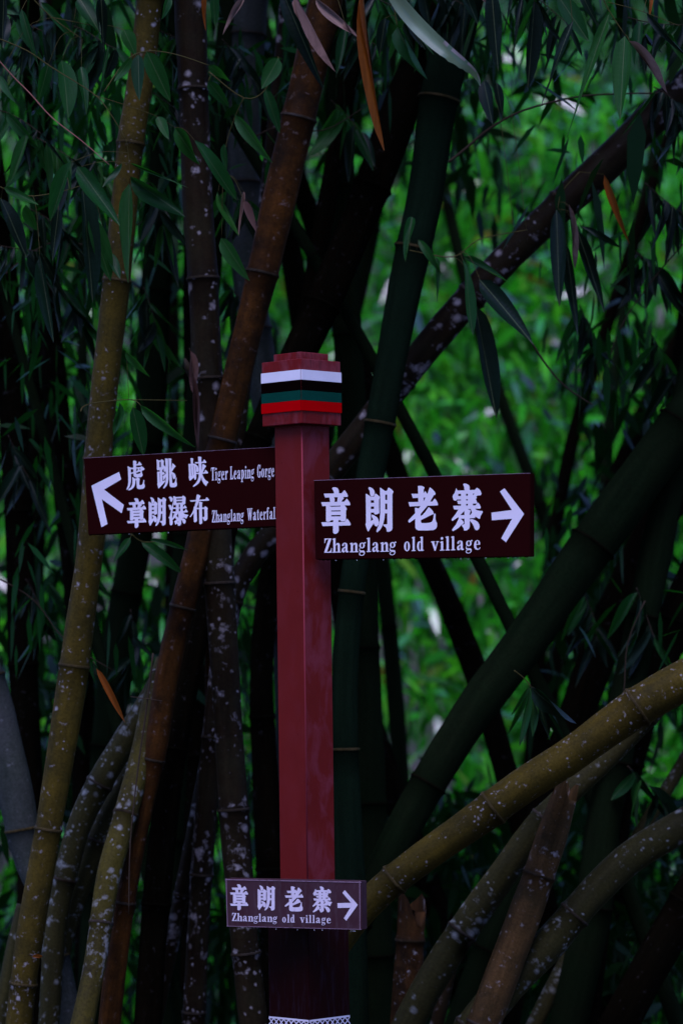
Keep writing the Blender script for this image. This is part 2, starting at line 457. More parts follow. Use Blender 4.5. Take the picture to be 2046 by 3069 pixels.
def bank(n, clump, y0, k, thick, cs, x1, z0, z1):
    """sprigs on the open, sloping face of the vegetation beyond the clump"""
    cx = rng.uniform(-x1, x1, clump); cz = rng.uniform(z0, z1, clump)
    cy = y0 + (cz - z0) * k + rng.uniform(0, thick, clump)
    cc = np.stack([cx, cy, cz], 1)
    return cc[rng.integers(0, clump, n)] + rng.normal(0, cs, (n, 3))
leaf_cloud('grove_foliage', bank(3000, 380, 17.2, 0.95, 2.2, 0.27, 4.2, -2.2, 6.6), 10, 0.13, (0.16, 0.32), MAT['bgleaf'],
           'sunlit green bamboo leaves filling the slope far behind the signpost', droop=0.6)
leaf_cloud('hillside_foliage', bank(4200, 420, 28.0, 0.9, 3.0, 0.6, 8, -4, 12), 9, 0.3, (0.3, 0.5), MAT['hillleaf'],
           'blurred greenery darkened as if shaded on the hillside beyond the bamboo grove')
leaf_cloud('shade_canopy_leaves', pts_box(1900, -5, 5, 11.6, 15.3, 5.6, 8.2, 70, 0.55), 8, 0.2, (0.2, 0.35), MAT['canopy'],  # unseen leaves overhead, extent set to keep light off the clump
           'dense bamboo canopy out of view, placed to shade the clump below')

# ------------------------------------------------------------------ bamboo culms
NS = 18
def catmull(pts, sub):
    out = []
    n = len(pts)
    for i in range(n - 1):
        p0 = pts[max(i - 1, 0)]; p1 = pts[i]; p2 = pts[i + 1]; p3 = pts[min(i + 2, n - 1)]
        for s in range(sub):
            u = s / sub
            out.append(0.5 * ((2 * p1) + (-p0 + p2) * u + (2 * p0 - 5 * p1 + 4 * p2 - p3) * u * u + (-p0 + 3 * p1 - 3 * p2 + p3) * u ** 3))
    out.append(pts[-1])
    return out

def tube_mesh(name, pts, rad, ns, mat=None, uvs=True, cap=True, jag=None, joint=None):
    n = len(pts)
    vs, fs = [], []
    prev = None
    frames = []
    for i in range(n):
        t = (pts[min(i + 1, n - 1)] - pts[max(i - 1, 0)])
        t.normalize()
        a = Vector((0, 1, 0)) - t * t.y         # seam faces away from the path
        if a.length < 0.05: a = Vector((1, 0, 0)) - t * t.x
        a.normalize()
        b = t.cross(a)
        frames.append((a, b, t))
        for k in range(ns):
            an = 2 * math.pi * k / ns
            r = rad[i]
            q = pts[i] + a * (r * math.cos(an)) + b * (r * math.sin(an))
            if jag and i == jag[0]:
                q = q + t * jag[1][k % len(jag[1])]
            vs.append(q)
    for i in range(n - 1):
        for k in range(ns):
            fs.append((i * ns + k, i * ns + (k + 1) % ns, (i + 1) * ns + (k + 1) % ns, (i + 1) * ns + k))
    nq = len(fs)
    if cap:
        fs.append(tuple(range(ns - 1, -1, -1)))
        fs.append(tuple((n - 1) * ns + k for k in range(ns)))
    me = mesh(name, vs, fs, mat, True)
    if joint:
        at = me.attributes.new('joint', 'FLOAT', 'POINT')
        at.data.foreach_set('value', [joint[i // ns] for i in range(n * ns)])
    if uvs:
        uv = me.uv_layers.new(name='UVMap')
        ln = [0.0]
        for i in range(1, n): ln.append(ln[-1] + (pts[i] - pts[i - 1]).length)
        rm = sum(rad) / n * 2 * math.pi
        data = []
        for f, p in enumerate(me.polygons):
            if f < nq:
                i, k = divmod(f, ns)
                u0, u1 = k / ns * rm, (k + 1) / ns * rm
                data += [u0, ln[i], u1, ln[i], u1, ln[i + 1], u0, ln[i + 1]]
            else:
                for li in range(p.loop_total): data += [0.01 * li, ln[0] if f == nq else ln[-1]]
        uv.data.foreach_set('uv', data)
    return me

def culm(label, pts, d0, d1, mat, nodes=None, name='bamboo_culm', cat='bamboo', group='bamboo culms of the clump',
         top=True, bottom=True, ringmat=None, stump=False, knobs=(), clear=1.0, inter=350):
    if ringmat is None: ringmat = 'nodeblack' if mat in ('blackculm', 'greenculm') else 'nodedark'
    n = len(pts)
    # total image length decides the depth slope
    W = []
    for i, (x, y, wd) in enumerate(pts):
        d = d0 + (d1 - d0) * i / (n - 1)
        W.append((P(x * K, y * K, d), wd * K * 0.5 * d / FPX))
    q = [a for a, _ in W]
    rr = [b for _, b in W]
    cp = catmull(q, 8)
    cr = catmull([Vector((r, 0, 0)) for r in rr], 8)
    cr = [v.x for v in cr]
    if top and not stump:
        d = (cp[0] - cp[2]).normalized(); p = cp[0].copy(); r = cr[0]
        side = Vector((d.x, 0.1, 0))
        add = []
        for k in range(16):
            d = (d + Vector((side.x * 0.02, 0.0, -0.006))).normalized()
            p = p + d * 0.28; r *= 0.975
            add.append((p.copy(), r))
            if p.z > 9: break
        cp = [a for a, _ in reversed(add)] + cp
        cr = [b for _, b in reversed(add)] + cr
    if bottom:
        d = (cp[-1] - cp[-3]).normalized(); p = cp[-1].copy(); r = cr[-1]
        for k in range(40):
            d = (d + Vector((0, 0, -0.10))).normalized()
            p = p + d * 0.14; r *= 1.003
            cp.append(p.copy()); cr.append(r)
            if p.z < gz(p.x, p.y) - 0.1: break
    # node positions by arc length
    ln = [0.0]
    for i in range(1, len(cp)): ln.append(ln[-1] + (cp[i] - cp[i - 1]).length)
    tot = ln[-1]
    nd = []
    if nodes:
        # given as picture heights: find arc length where the culm crosses
        def yimg(p):
            v = p - EYE
            return (H0 / 2 - FPX * v.dot(up) / v.dot(fw)) / K
        for ny in nodes:
            for i in range(len(cp) - 1):
                a, b = yimg(cp[i]), yimg(cp[i + 1])
                if (a - ny) * (b - ny) <= 0 and a != b:
                    nd.append(ln[i] + (ln[i + 1] - ln[i]) * (ny - a) / (b - a)); break
        nd.sort()
    step = inter * K * 0.5 * (d0 + d1) / FPX
    s = (nd[0] if nd else random.uniform(0.1, step))
    while s - step > 0.05:
        s -= step * random.uniform(0.94, 1.06); nd.append(s)
    s = max(nd) if nd else step * random.uniform(0.2, 1)
    if not nd: nd.append(s)
    while s + step < tot - 0.05:
        s += step * random.uniform(0.94, 1.06); nd.append(s)
    nd = sorted(x for x in nd if 0.02 < x < tot - 0.02)
    # resample with bulges at the nodes
    ss = [tot * i / 70 for i in range(71)]
    for x in nd: ss += [x - 0.02, x - 0.008, x, x + 0.008, x + 0.02]
    ss = sorted(set(round(min(max(x, 0), tot), 4) for x in ss))
    RP, RR, RJ = [], [], []
    j = 0
    seed = random.uniform(0, 100)
    for x in ss:
        while j < len(ln) - 2 and ln[j + 1] < x: j += 1
        u = (x - ln[j]) / max(ln[j + 1] - ln[j], 1e-6)
        p = cp[j].lerp(cp[j + 1], u); r = cr[j] + (cr[j + 1] - cr[j]) * u
        m = min([abs(x - y) for y in nd] or [1])
        r *= 1 + 0.075 * math.exp(-(m / 0.014) ** 2) - 0.012 * math.exp(-((m - 0.035) / 0.015) ** 2)
        RJ.append(max([math.exp(-((x - y) / (0.07 if x > y else 0.03)) ** 2) for y in nd] or [0]))
        r *= 1 + 0.022 * math.sin(seed + x * 7.3) + 0.012 * math.sin(seed * 3 + x * 19.0)
        p = p + Vector((math.sin(seed + x * 2.1), 0, 0)) * 0.004
        RP.append(p); RR.append(r)
    base = RP[-1].copy()
    e = empty(name, base, label, cat, group)
    loc = [p - base for p in RP]
    jag = None
    if stump:
        jag = (0, [0.05 * math.sin(k * 0.7 + seed) + random.uniform(-0.03, 0.03) for k in range(NS)])
    st = obj('stalk' if not stump else 'broken_stalk', tube_mesh('stalk', loc, RR, NS, MAT[mat], jag=jag, joint=RJ, cap=not stump), None, e)
    # node rings
    for x in nd:
        i = min(range(len(ss)), key=lambda k: abs(ss[k] - x))
        if i < 1 or i > len(ss) - 2: continue
        vp = RP[i] - EYE
        sy = H0 / 2 - FPX * vp.dot(up) / vp.dot(fw)
        sx = W0 / 2 + FPX * vp.dot(rt) / vp.dot(fw)
        if sy < -150 or sy > H0 + 150 or sx < -150 or sx > W0 + 150: continue
        t = (RP[i + 1] - RP[i - 1]).normalized()
        r = RR[i]
        prof = [(-0.006, 0.99), (-0.004, 1.035), (-0.001, 1.0), (0.002, 1.045), (0.005, 0.99)]
        me = tube_mesh('node_ring', [t * a for a, _ in prof], [r * b for _, b in prof], NS, MAT[ringmat], cap=False)
        o = obj('node_ring', me, None, e)
        o.location = loc[i]
    for (kx, ky) in knobs:
        # a torn branch stub on the side of the culm
        i = min(range(len(RP)), key=lambda k: abs((H0 / 2 - FPX * (RP[k] - EYE).dot(up) / (RP[k] - EYE).dot(fw)) / K - ky))
        dv = Vector((kx, -0.5, 0.35)).normalized()
        a = loc[i] + dv * RR[i] * 0.7
        pp = [a, a + dv * 0.03, a + dv * 0.045 + Vector((0, 0, 0.02)), a + dv * 0.06 + Vector((0, 0, 0.05))]
        obj('branch_stub', tube_mesh('branch_stub', pp, [0.024, 0.022, 0.015, 0.004], 8, MAT['nodedark']), None, e)
    return e, RP, RR

CULMS = []
def C(*a, **k): CULMS.append(culm(*a, **k))

C('olive gold culm with white dots passing behind the left signboard arrow',
  [(345, -20, 62), (322, 180, 60), (298, 330, 62), (268, 650, 62), (236, 950, 64), (212, 1240, 62), (182, 1450, 68), (160, 1600, 68), (110, 1900, 62), (68, 2150, 62), (42, 2370, 62)],
  12.75, 12.75, 'olive', nodes=[330, 645, 1055, 1530, 1905, 2260], ringmat='nodepale')
C('dark upright culm with large pale lichen patches left of the brown culm',
  [(435, -20, 74), (445, 190, 72), (458, 500, 70), (468, 640, 72), (478, 900, 70), (500, 1300, 70), (520, 1600, 66), (540, 1880, 68), (560, 2120, 66), (585, 2370, 66)],
  12.9, 12.9, 'darklichen', nodes=[205, 640, 870, 1340, 1860, 2190], knobs=[(-1, 870)])
C('smooth orange brown culm leaning behind the gorge board, just left of the post cap',
  [(752, -20, 78), (715, 150, 80), (690, 260, 80), (650, 430, 78), (606, 620, 74), (560, 800, 66), (522, 960, 64), (480, 1120, 62), (452, 1260, 60), (412, 1420, 56), (385, 1540, 56), (362, 1700, 54), (340, 1800, 50)],
  12.8, 12.9, 'brown', nodes=[628, 1010, 1395, 1745], bottom=True)
C('thin mossy culm whitened by lichen, starting behind the brown culm and leaning down left',
  [(380, 1520, 50), (355, 1600, 54), (322, 1740, 54), (285, 1880, 56), (248, 2020, 54), (222, 2200, 52), (188, 2370, 54)],
  13.05, 12.6, 'mossfront', top=False, nodes=[1870, 2120])
C('broad grey green culm out of focus behind the brown culm near the top edge',
  [(575, -30, 84), (562, 200, 82), (560, 430, 80), (575, 650, 78), (600, 850, 72), (640, 1100, 70), (660, 1500, 66)], 14.3, 14.3, 'greyculm', nodes=[420])
C('dark green culm with pale ring passing behind the large right board',
  [(1075, -60, 100), (1030, 120, 94), (1000, 260, 88), (975, 450, 84), (935, 640, 80), (905, 800, 74), (875, 970, 68), (845, 1130, 64), (808, 1350, 60), (790, 1550, 60), (790, 1800, 70), (800, 2100, 84), (805, 2370, 90)],
  13.2, 13.2, 'greenlit', nodes=[570, 972, 1360], ringmat='nodepale')
C('nearly black culm leaning to the upper right behind the cap of the signpost',
  [(1070, -120, 96), (985, 90, 90), (922, 250, 88), (856, 430, 86), (788, 590, 82), (720, 740, 82), (650, 880, 74), (590, 1010, 62), (540, 1140, 60)],
  13.9, 13.6, 'blackculm', nodes=[430, 700])
C('long lichened culm slanting from the upper right corner behind the post',
  [(1620, 165, 84), (1500, 270, 82), (1400, 370, 80), (1290, 470, 76), (1180, 575, 72), (1080, 680, 70), (985, 790, 68), (915, 880, 66), (815, 1010, 64), (720, 1130, 62), (630, 1225, 60), (568, 1300, 54), (530, 1400, 50), (505, 1560, 50)],
  13.5, 13.5, 'darklichen', nodes=[470, 680, 870, 1120], inter=330)
C('slim dark culm leaning left, emerging below the large right signboard',
  [(735, 560, 44), (790, 730, 46), (838, 880, 46), (900, 1060, 48), (965, 1240, 52), (1020, 1360, 54), (1085, 1520, 56), (1125, 1640, 56), (1170, 1800, 56), (1230, 2000, 56)],
  15.2, 15.2, 'blackculm', nodes=[1420, 1840])
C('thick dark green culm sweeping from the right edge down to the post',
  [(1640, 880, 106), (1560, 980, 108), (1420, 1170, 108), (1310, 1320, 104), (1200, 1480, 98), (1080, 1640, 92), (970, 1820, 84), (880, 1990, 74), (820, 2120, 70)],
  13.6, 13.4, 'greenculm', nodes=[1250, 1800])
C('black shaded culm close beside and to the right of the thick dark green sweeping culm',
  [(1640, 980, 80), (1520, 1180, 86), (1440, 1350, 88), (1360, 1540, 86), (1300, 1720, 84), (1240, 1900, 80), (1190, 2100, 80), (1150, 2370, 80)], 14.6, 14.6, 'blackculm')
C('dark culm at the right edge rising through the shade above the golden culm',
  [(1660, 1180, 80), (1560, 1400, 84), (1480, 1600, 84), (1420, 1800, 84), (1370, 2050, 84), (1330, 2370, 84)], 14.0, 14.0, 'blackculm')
C('golden olive culm spotted with white slanting from the right edge to the small signboard',
  [(1640, 1525, 92), (1500, 1600, 92), (1400, 1668, 88), (1300, 1742, 84), (1200, 1806, 82), (1100, 1880, 78), (1000, 1950, 74), (920, 2010, 74), (860, 2062, 72), (810, 2115, 70), (760, 2190, 66)],
  12.45, 12.6, 'olive', nodes=[1855, 2020], ringmat='nodepale', inter=420)
C('mossy lichened culm running parallel below the golden culm, right of the broken stump',
  [(1480, 1650, 54), (1390, 1745, 54), (1330, 1800, 54), (1240, 1890, 60), (1160, 2000, 66), (1080, 2110, 72), (1010, 2215, 72), (940, 2340, 70), (900, 2440, 70)],
  12.95, 12.95, 'mosslichen', nodes=[1880, 2140])
C('snapped bamboo culm with torn orange top leaning under the golden culm',
  [(1298, 1822, 60), (1268, 1920, 72), (1232, 2030, 74), (1192, 2140, 76), (1150, 2250, 78), (1105, 2370, 80)],
  12.75, 12.75, 'barkbrown', nodes=[2010], stump=True)
C('mossy culm whitened with lichen rising to the right edge at lower right',
  [(1640, 1850, 74), (1540, 1910, 74), (1450, 1965, 74), (1370, 2040, 74), (1300, 2120, 76), (1240, 2190, 78), (1160, 2270, 80), (1080, 2370, 84)],
  12.85, 12.85, 'mosslichen', nodes=[2100])
C('short broken stump with split orange rind beside the small signboard',
  [(945, 2085, 66), (942, 2150, 66), (938, 2240, 70), (932, 2370, 74)], 13.1, 13.1, 'torn', nodes=[2160], stump=True)
C('dull grey dusty culm leaning in at the lower left edge',
  [(-70, 1430, 74), (-20, 1600, 84), (12, 1740, 88), (40, 1850, 84), (62, 1960, 72), (92, 2040, 62), (120, 2140, 60), (140, 2260, 68), (158, 2370, 74)],
  13.3, 13.3, 'greyculm', nodes=[1905, 2195], ringmat='nodepale')
C('lichen whitened grey culm slanting left between the olive culm and the brown culm',
  [(400, 1500, 50), (345, 1610, 54), (290, 1700, 58), (235, 1790, 60), (185, 1890, 58), (150, 2010, 54), (125, 2140, 50), (110, 2370, 50)], 13.15, 13.15, 'mosslichen', top=False, nodes=[1800, 2020])
C('second lichen whitened grey culm, just right of and parallel to its twin',
  [(345, 1650, 44), (290, 1790, 50), (245, 1880, 52), (205, 1980, 52), (165, 2090, 52), (140, 2200, 46), (125, 2370, 46)], 13.3, 13.3, 'mosslichen', top=False, nodes=[1930])
C('dark lichen dotted culm at the bottom left corner', [(60, 2080, 44), (38, 2180, 46), (18, 2280, 46), (-5, 2380, 48)], 13.4, 13.4, 'mosslichen', top=False)
C('blurred dark green culm upright between the left signboard arrow and the lichen patched culm',
  [(365, 560, 70), (350, 780, 72), (340, 1000, 72), (310, 1250, 72), (270, 1500, 72), (240, 1800, 70), (215, 2200, 70)], 15.0, 15.0, 'greenculm', top=True)
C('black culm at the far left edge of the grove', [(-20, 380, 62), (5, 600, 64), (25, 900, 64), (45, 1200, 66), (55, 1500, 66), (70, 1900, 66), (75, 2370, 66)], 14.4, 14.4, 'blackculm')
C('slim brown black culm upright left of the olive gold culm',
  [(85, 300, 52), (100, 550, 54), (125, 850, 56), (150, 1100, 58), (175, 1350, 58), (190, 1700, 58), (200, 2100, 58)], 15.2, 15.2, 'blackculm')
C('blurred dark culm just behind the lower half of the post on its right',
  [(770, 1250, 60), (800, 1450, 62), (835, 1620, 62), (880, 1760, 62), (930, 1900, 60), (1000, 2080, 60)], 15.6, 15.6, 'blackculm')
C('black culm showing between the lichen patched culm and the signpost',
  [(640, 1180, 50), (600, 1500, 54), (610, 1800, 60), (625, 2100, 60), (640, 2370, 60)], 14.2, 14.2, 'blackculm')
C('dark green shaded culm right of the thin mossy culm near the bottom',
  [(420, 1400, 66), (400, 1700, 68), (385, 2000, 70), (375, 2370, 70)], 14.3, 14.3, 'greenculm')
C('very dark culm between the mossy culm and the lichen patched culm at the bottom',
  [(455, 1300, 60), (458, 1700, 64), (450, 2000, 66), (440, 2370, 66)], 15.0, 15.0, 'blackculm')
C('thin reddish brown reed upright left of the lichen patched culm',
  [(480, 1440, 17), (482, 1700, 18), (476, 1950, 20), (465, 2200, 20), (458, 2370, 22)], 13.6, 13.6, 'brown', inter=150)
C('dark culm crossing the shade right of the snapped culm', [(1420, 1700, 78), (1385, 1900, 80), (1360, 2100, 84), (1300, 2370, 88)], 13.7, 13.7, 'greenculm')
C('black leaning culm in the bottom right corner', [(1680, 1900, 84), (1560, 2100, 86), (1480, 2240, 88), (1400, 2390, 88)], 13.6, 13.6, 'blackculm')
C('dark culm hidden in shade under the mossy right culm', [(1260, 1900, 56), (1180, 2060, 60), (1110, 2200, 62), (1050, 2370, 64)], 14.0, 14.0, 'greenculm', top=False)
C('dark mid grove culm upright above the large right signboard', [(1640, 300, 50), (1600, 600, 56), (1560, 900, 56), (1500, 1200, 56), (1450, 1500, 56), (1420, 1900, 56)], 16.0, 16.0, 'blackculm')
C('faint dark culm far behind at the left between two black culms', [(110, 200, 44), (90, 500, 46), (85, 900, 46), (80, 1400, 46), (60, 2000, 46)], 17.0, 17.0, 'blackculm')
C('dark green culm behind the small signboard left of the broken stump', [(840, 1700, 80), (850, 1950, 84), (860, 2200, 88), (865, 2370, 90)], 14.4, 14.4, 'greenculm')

for (lb, pts_, dd_, mt_) in [
    ('thin far culm crossing the bright foliage above the large right board', [(1010, 380, 26), (1060, 620, 28), (1130, 860, 30), (1230, 1130, 30)], 18.5, 'greenculm'),
    ('slender distant culm leaning across the right centre of the grove', [(1480, 480, 28), (1390, 760, 30), (1310, 1020, 32), (1260, 1300, 32), (1230, 1600, 32)], 17.5, 'blackculm'),
    ('slender distant culm beside the rusty leaf at the upper right', [(1520, 260, 24), (1450, 600, 26), (1400, 950, 28), (1370, 1300, 28)], 19.0, 'greenculm'),
    ('slim dark culm crossing low behind the snapped culm', [(1560, 1760, 30), (1440, 1960, 34), (1330, 2150, 36), (1220, 2370, 38)], 13.9, 'mosslichen'),
    ('slim leaning culm crossing under the golden culm near the small board', [(1240, 1900, 26), (1150, 2010, 28), (1060, 2150, 30), (1000, 2370, 32)], 13.6, 'darklichen'),
    ('slim dark culm leaning right in front of the brown culm foot', [(230, 1500, 26), (290, 1750, 28), (340, 2000, 30), (420, 2370, 32)], 13.8, 'greenculm'),
    ('slim lichen dotted culm in the dark gap left of the lichen patched culm foot', [(520, 1350, 28), (490, 1650, 30), (425, 2000, 34), (350, 2370, 36)], 13.7, 'darklichen'),
    ('slim shaded culm crossing the dark corner at the lower right', [(1300, 1700, 34), (1390, 1900, 36), (1460, 2100, 38), (1560, 2370, 40)], 13.9, 'greenculm'),
    ('slender distant culm rising left of the dark green culm above the post', [(905, 20, 30), (880, 300, 32), (850, 560, 34), (770, 900, 36)], 16.5, 'greenculm'),
    ('thin far culm seen between the left edge culms', [(180, 240, 24), (190, 600, 26), (185, 1000, 28), (170, 1500, 28)], 18.0, 'greenculm'),
    ('thin far culm in the gap left of the lichen patched culm', [(390, 480, 24), (400, 800, 28), (395, 1200, 28), (380, 1800, 30)], 17.5, 'blackculm'),
    ('distant culm leaning across the gap behind the post cap', [(690, 420, 34), (740, 640, 36), (800, 820, 38), (830, 960, 38)], 17.0, 'greenculm'),
    ('distant dark culm slanting through the right edge shade', [(1640, 620, 40), (1520, 860, 42), (1400, 1130, 44), (1310, 1400, 44)], 17.5, 'blackculm')]:
    C(lb, pts_, dd_, dd_, mt_)

# ------------------------------------------------------------------ signpost
def glyphs():
    G = {}
    G['zhang'] = (14.7, 955, 1450, [
        [[(600,200),(620,160),(740,155),(830,190),(880,270),(892,340),(885,470),(680,470),(670,360),(640,280),(600,230)]],
        [[(228,435),(1015,420),(1080,340),(1140,280),(1200,350),(1270,470),(1290,545),(1260,575),(470,600),(285,605)]],
        [[(470,590),(670,580),(710,680),(710,740),(690,830),(510,840),(495,680)]],
        [[(850,570),(1065,570),(1110,620),(1110,655),(1040,720),(1000,800),(810,820)]],
        [[(115,815),(1120,790),(1190,710),(1240,655),(1310,730),(1380,840),(1397,915),(1370,945),(440,972),(165,985)]],
        [[(325,960),(330,1640),(360,1670),(470,1670),(560,1605),(970,1600),(985,1645),(1010,1660),(1130,1655),(1180,1620),(1205,1570),(1205,1190),(1245,1105),(1190,1010),(1140,950),(988,952)],
         [(560,1175),(970,1170),(970,1215),(560,1220)], [(560,1380),(970,1375),(970,1435),(560,1440)], [(460,975),(980,960),(958,1000),(560,1012)]],
        [[(120,1695),(640,1690),(1150,1675),(1215,1580),(1270,1540),(1330,1620),(1400,1740),(1415,1800),(1380,1835),(880,1845),(180,1865)]],
        [[(645,1590),(900,1590),(875,1620),(880,1850),(892,2060),(860,2140),(780,2200),(690,2205),(645,2160),(635,2050)]]])
    G['lang'] = (14.7, 1085, 1450, [
        [[(280,190),(300,145),(380,160),(480,220),(545,320),(555,410),(520,510),(470,560),(400,560),(360,510),(345,400),(335,300),(290,230)]],
        [[(160,450),(190,440),(390,572),(515,572),(570,440),(600,430),(690,490),(775,570),(785,630),(748,690),(745,1050),(755,1280),(720,1315),(650,1345),(560,1345),(530,1310),(525,1265),(388,1265),(385,1640),(490,1580),(410,1420),(430,1355),(540,1395),(650,1470),(720,1570),(745,1700),(720,1810),(650,1880),(580,1860),(530,1790),(515,1730),(400,1900),(280,2095),(250,2095),(200,1960),(150,1800),(175,1690),(170,1000)],
         [(385,725),(525,725),(525,840),(385,840)], [(385,1000),(525,1000),(525,1110),(385,1110)]],
        [[(785,180),(810,170),(1000,315),(1095,312),(1145,180),(1190,175),(1300,250),(1380,340),(1370,380),(1330,470),(1335,1960),(1300,2050),(1220,2100),(1120,2120),(1085,2090),(1075,1990),(1040,1920),(940,1850),(940,1790),(1080,1785),(1110,1760),(1108,1300),(1008,1300),(980,1550),(920,1800),(800,2020),(670,2135),(630,2100),(660,1990),(730,1830),(775,1600),(800,1300),(800,600)],
         [(1020,475),(1105,475),(1105,710),(1020,710)], [(1018,870),(1108,870),(1108,1135),(1018,1135)]]])
    G['lao'] = (14.7, 1215, 1445, [
        [[(545,190),(570,162),(700,165),(800,205),(835,245),(795,330),(795,480),(870,398),(945,510),(965,510),(1060,240),(1085,235),(1190,320),(1290,440),(1318,520),(1295,560),(1245,570),(1080,860),(1185,855),(1250,760),(1290,725),(1350,800),(1410,910),(1428,1000),(1400,1025),(965,1040),(665,1395),(665,1500),(760,1440),(880,1300),(1000,1120),(1025,1105),(1120,1180),(1210,1290),(1240,1385),(1220,1415),(1160,1430),(680,1670),(670,1740),(700,1800),(860,1810),(1050,1790),(1160,1750),(1200,1680),(1230,1550),(1250,1400),(1290,1380),(1318,1410),(1315,1620),(1340,1720),(1385,1810),(1385,1950),(1340,2050),(1230,2110),(950,2130),(570,2125),(480,2085),(430,2010),(425,1610),(190,1775),(150,1780),(115,1740),(130,1680),(270,1530),(425,1370),(412,1140),(440,1125),(580,1165),(660,1050),(180,1070),(125,885),(560,875),(560,690),(320,700),(260,517),(555,512)],
         [(795,680),(878,678),(792,850)]]])
    G['zhai'] = (14.25, 1345, 1440, [
        [[(600,165),(640,130),(740,140),(850,200),(880,290),(880,410),(1105,408),(1160,330),(1190,310),(1270,360),(1350,450),(1383,560),(1370,610),(1330,635),(1210,645),(1165,680),(1185,750),(1140,790),(1200,945),(1180,985),(1020,990),(1020,1065),(1130,1065),(1200,970),(1240,945),(1310,1030),(1355,1140),(1350,1190),(1320,1200),(1105,1210),(1200,1270),(1300,1300),(1420,1305),(1447,1350),(1400,1420),(1350,1510),(1320,1630),(1280,1635),(1200,1590),(1115,1530),(1110,1600),(885,1620),(885,1980),(850,2060),(760,2130),(660,2145),(635,2110),(620,2030),(545,1930),(560,1885),(630,1880),(660,1850),(660,1630),(500,1635),(590,1720),(632,1800),(600,1850),(540,1890),(400,2030),(180,2165),(130,2130),(150,2070),(290,1890),(400,1670),(415,1610),(395,1565),(150,1730),(110,1690),(130,1630),(280,1440),(400,1240),(218,1240),(172,1085),(510,1080),(510,1005),(390,1010),(345,860),(510,858),(510,812),(400,815),(345,810),(310,860),(240,865),(180,810),(155,700),(175,620),(240,540),(280,420),(305,325),(365,430),(660,425),(650,290)],
         [(392,572),(510,572),(510,665),(392,665)], [(728,568),(803,568),(803,652),(728,652)], [(1020,560),(1090,560),(1020,632)], [(728,803),(803,803),(803,852),(728,852)], [(728,1000),(803,1000),(803,1072),(728,1072)], [(480,1482),(655,1300),(658,1480)], [(785,1214),(920,1214),(985,1370),(910,1475),(883,1475),(885,1400),(925,1310),(890,1260)]],
        [[(890,1690),(905,1655),(1000,1655),(1120,1700),(1230,1780),(1290,1880),(1305,1990),(1270,2080),(1200,2130),(1130,2110),(1080,2040),(1040,1920),(980,1820),(890,1720)]]])
    G['hu'] = (21.38, 375, 1370, [
        [[(180,590),(210,590),(380,685),(560,680),(560,770),(385,775),(390,1000),(560,960),(560,1035),(440,1080),(400,1060),(405,1350),(385,1600),(330,1850),(240,2010),(150,2110),(120,2090),(120,2030),(200,1830),(230,1600),(225,1300),(205,900)]],
        [[(530,240),(600,225),(710,250),(765,305),(730,390),(725,455),(835,445),(900,300),(950,300),(1030,390),(1090,475),(1070,520),(730,540),(730,660),(1020,640),(1065,575),(1160,640),(1260,740),(1270,790),(1210,830),(1100,870),(1095,960),(1120,1050),(1150,1150),(1120,1230),(1040,1280),(850,1300),(680,1295),(600,1250),(560,1180),(550,1040),(545,960),(550,680)],
         [(735,745),(850,740),(810,880),(720,905),(750,800)], [(900,740),(1008,738),(1000,840)], [(720,1010),(960,925),(1025,945),(1000,1020),(940,1065),(740,1080)]],
        [[(485,1295),(520,1285),(640,1385),(740,1370),(780,1300),(860,1305),(930,1360),(970,1430),(935,1500),(935,1760),(965,1810),(1080,1790),(1140,1720),(1170,1600),(1200,1470),(1240,1460),(1250,1500),(1240,1680),(1285,1810),(1290,1900),(1250,1980),(1150,2030),(900,2050),(820,2020),(780,1960),(760,1800),(745,1480),(680,1475),(675,1650),(640,1820),(560,1960),(440,2060),(270,2135),(230,2110),(250,2050),(400,1930),(470,1780),(490,1600)]]])
    G['tiao'] = (21.38, 465, 1365, [
        [[(105,270),(140,262),(270,325),(380,320),(430,235),(510,290),(590,360),(565,430),(565,620),(690,720),(650,200),(840,205),(850,500),(860,900),(870,1500),(840,1740),(770,1930),(600,2110),(545,2110),(540,2060),(640,1880),(690,1700),(700,1350),(590,1600),(560,1590),(495,1340),(700,1180),(690,1030),(620,1045),(560,960),(570,840),(510,900),(475,960),(475,1090),(540,1030),(650,1160),(620,1210),(475,1240),(500,1650),(650,1600),(680,1620),(640,1700),(260,2105),(225,2100),(155,1850),(175,1750),(150,1050),(210,1035),(310,1055),(305,910),(240,950),(180,950),(135,910),(130,600)],
         [(290,405),(385,405),(395,750),(300,755)], [(302,1120),(328,1120),(348,1740),(326,1740)]],
        [[(872,200),(960,185),(1040,210),(1075,245),(1050,310),(1060,850),(1125,520),(1150,505),(1240,590),(1330,680),(1320,730),(1240,790),(1090,1050),(1220,1130),(1300,1210),(1340,1340),(1310,1460),(1250,1520),(1180,1500),(1140,1380),(1120,1240),(1075,1180),(1110,1740),(1130,1775),(1220,1770),(1280,1700),(1310,1560),(1350,1420),(1390,1430),(1390,1700),(1425,1830),(1400,1960),(1290,2030),(1070,2045),(990,2010),(950,1920),(930,1500),(895,500)]]])
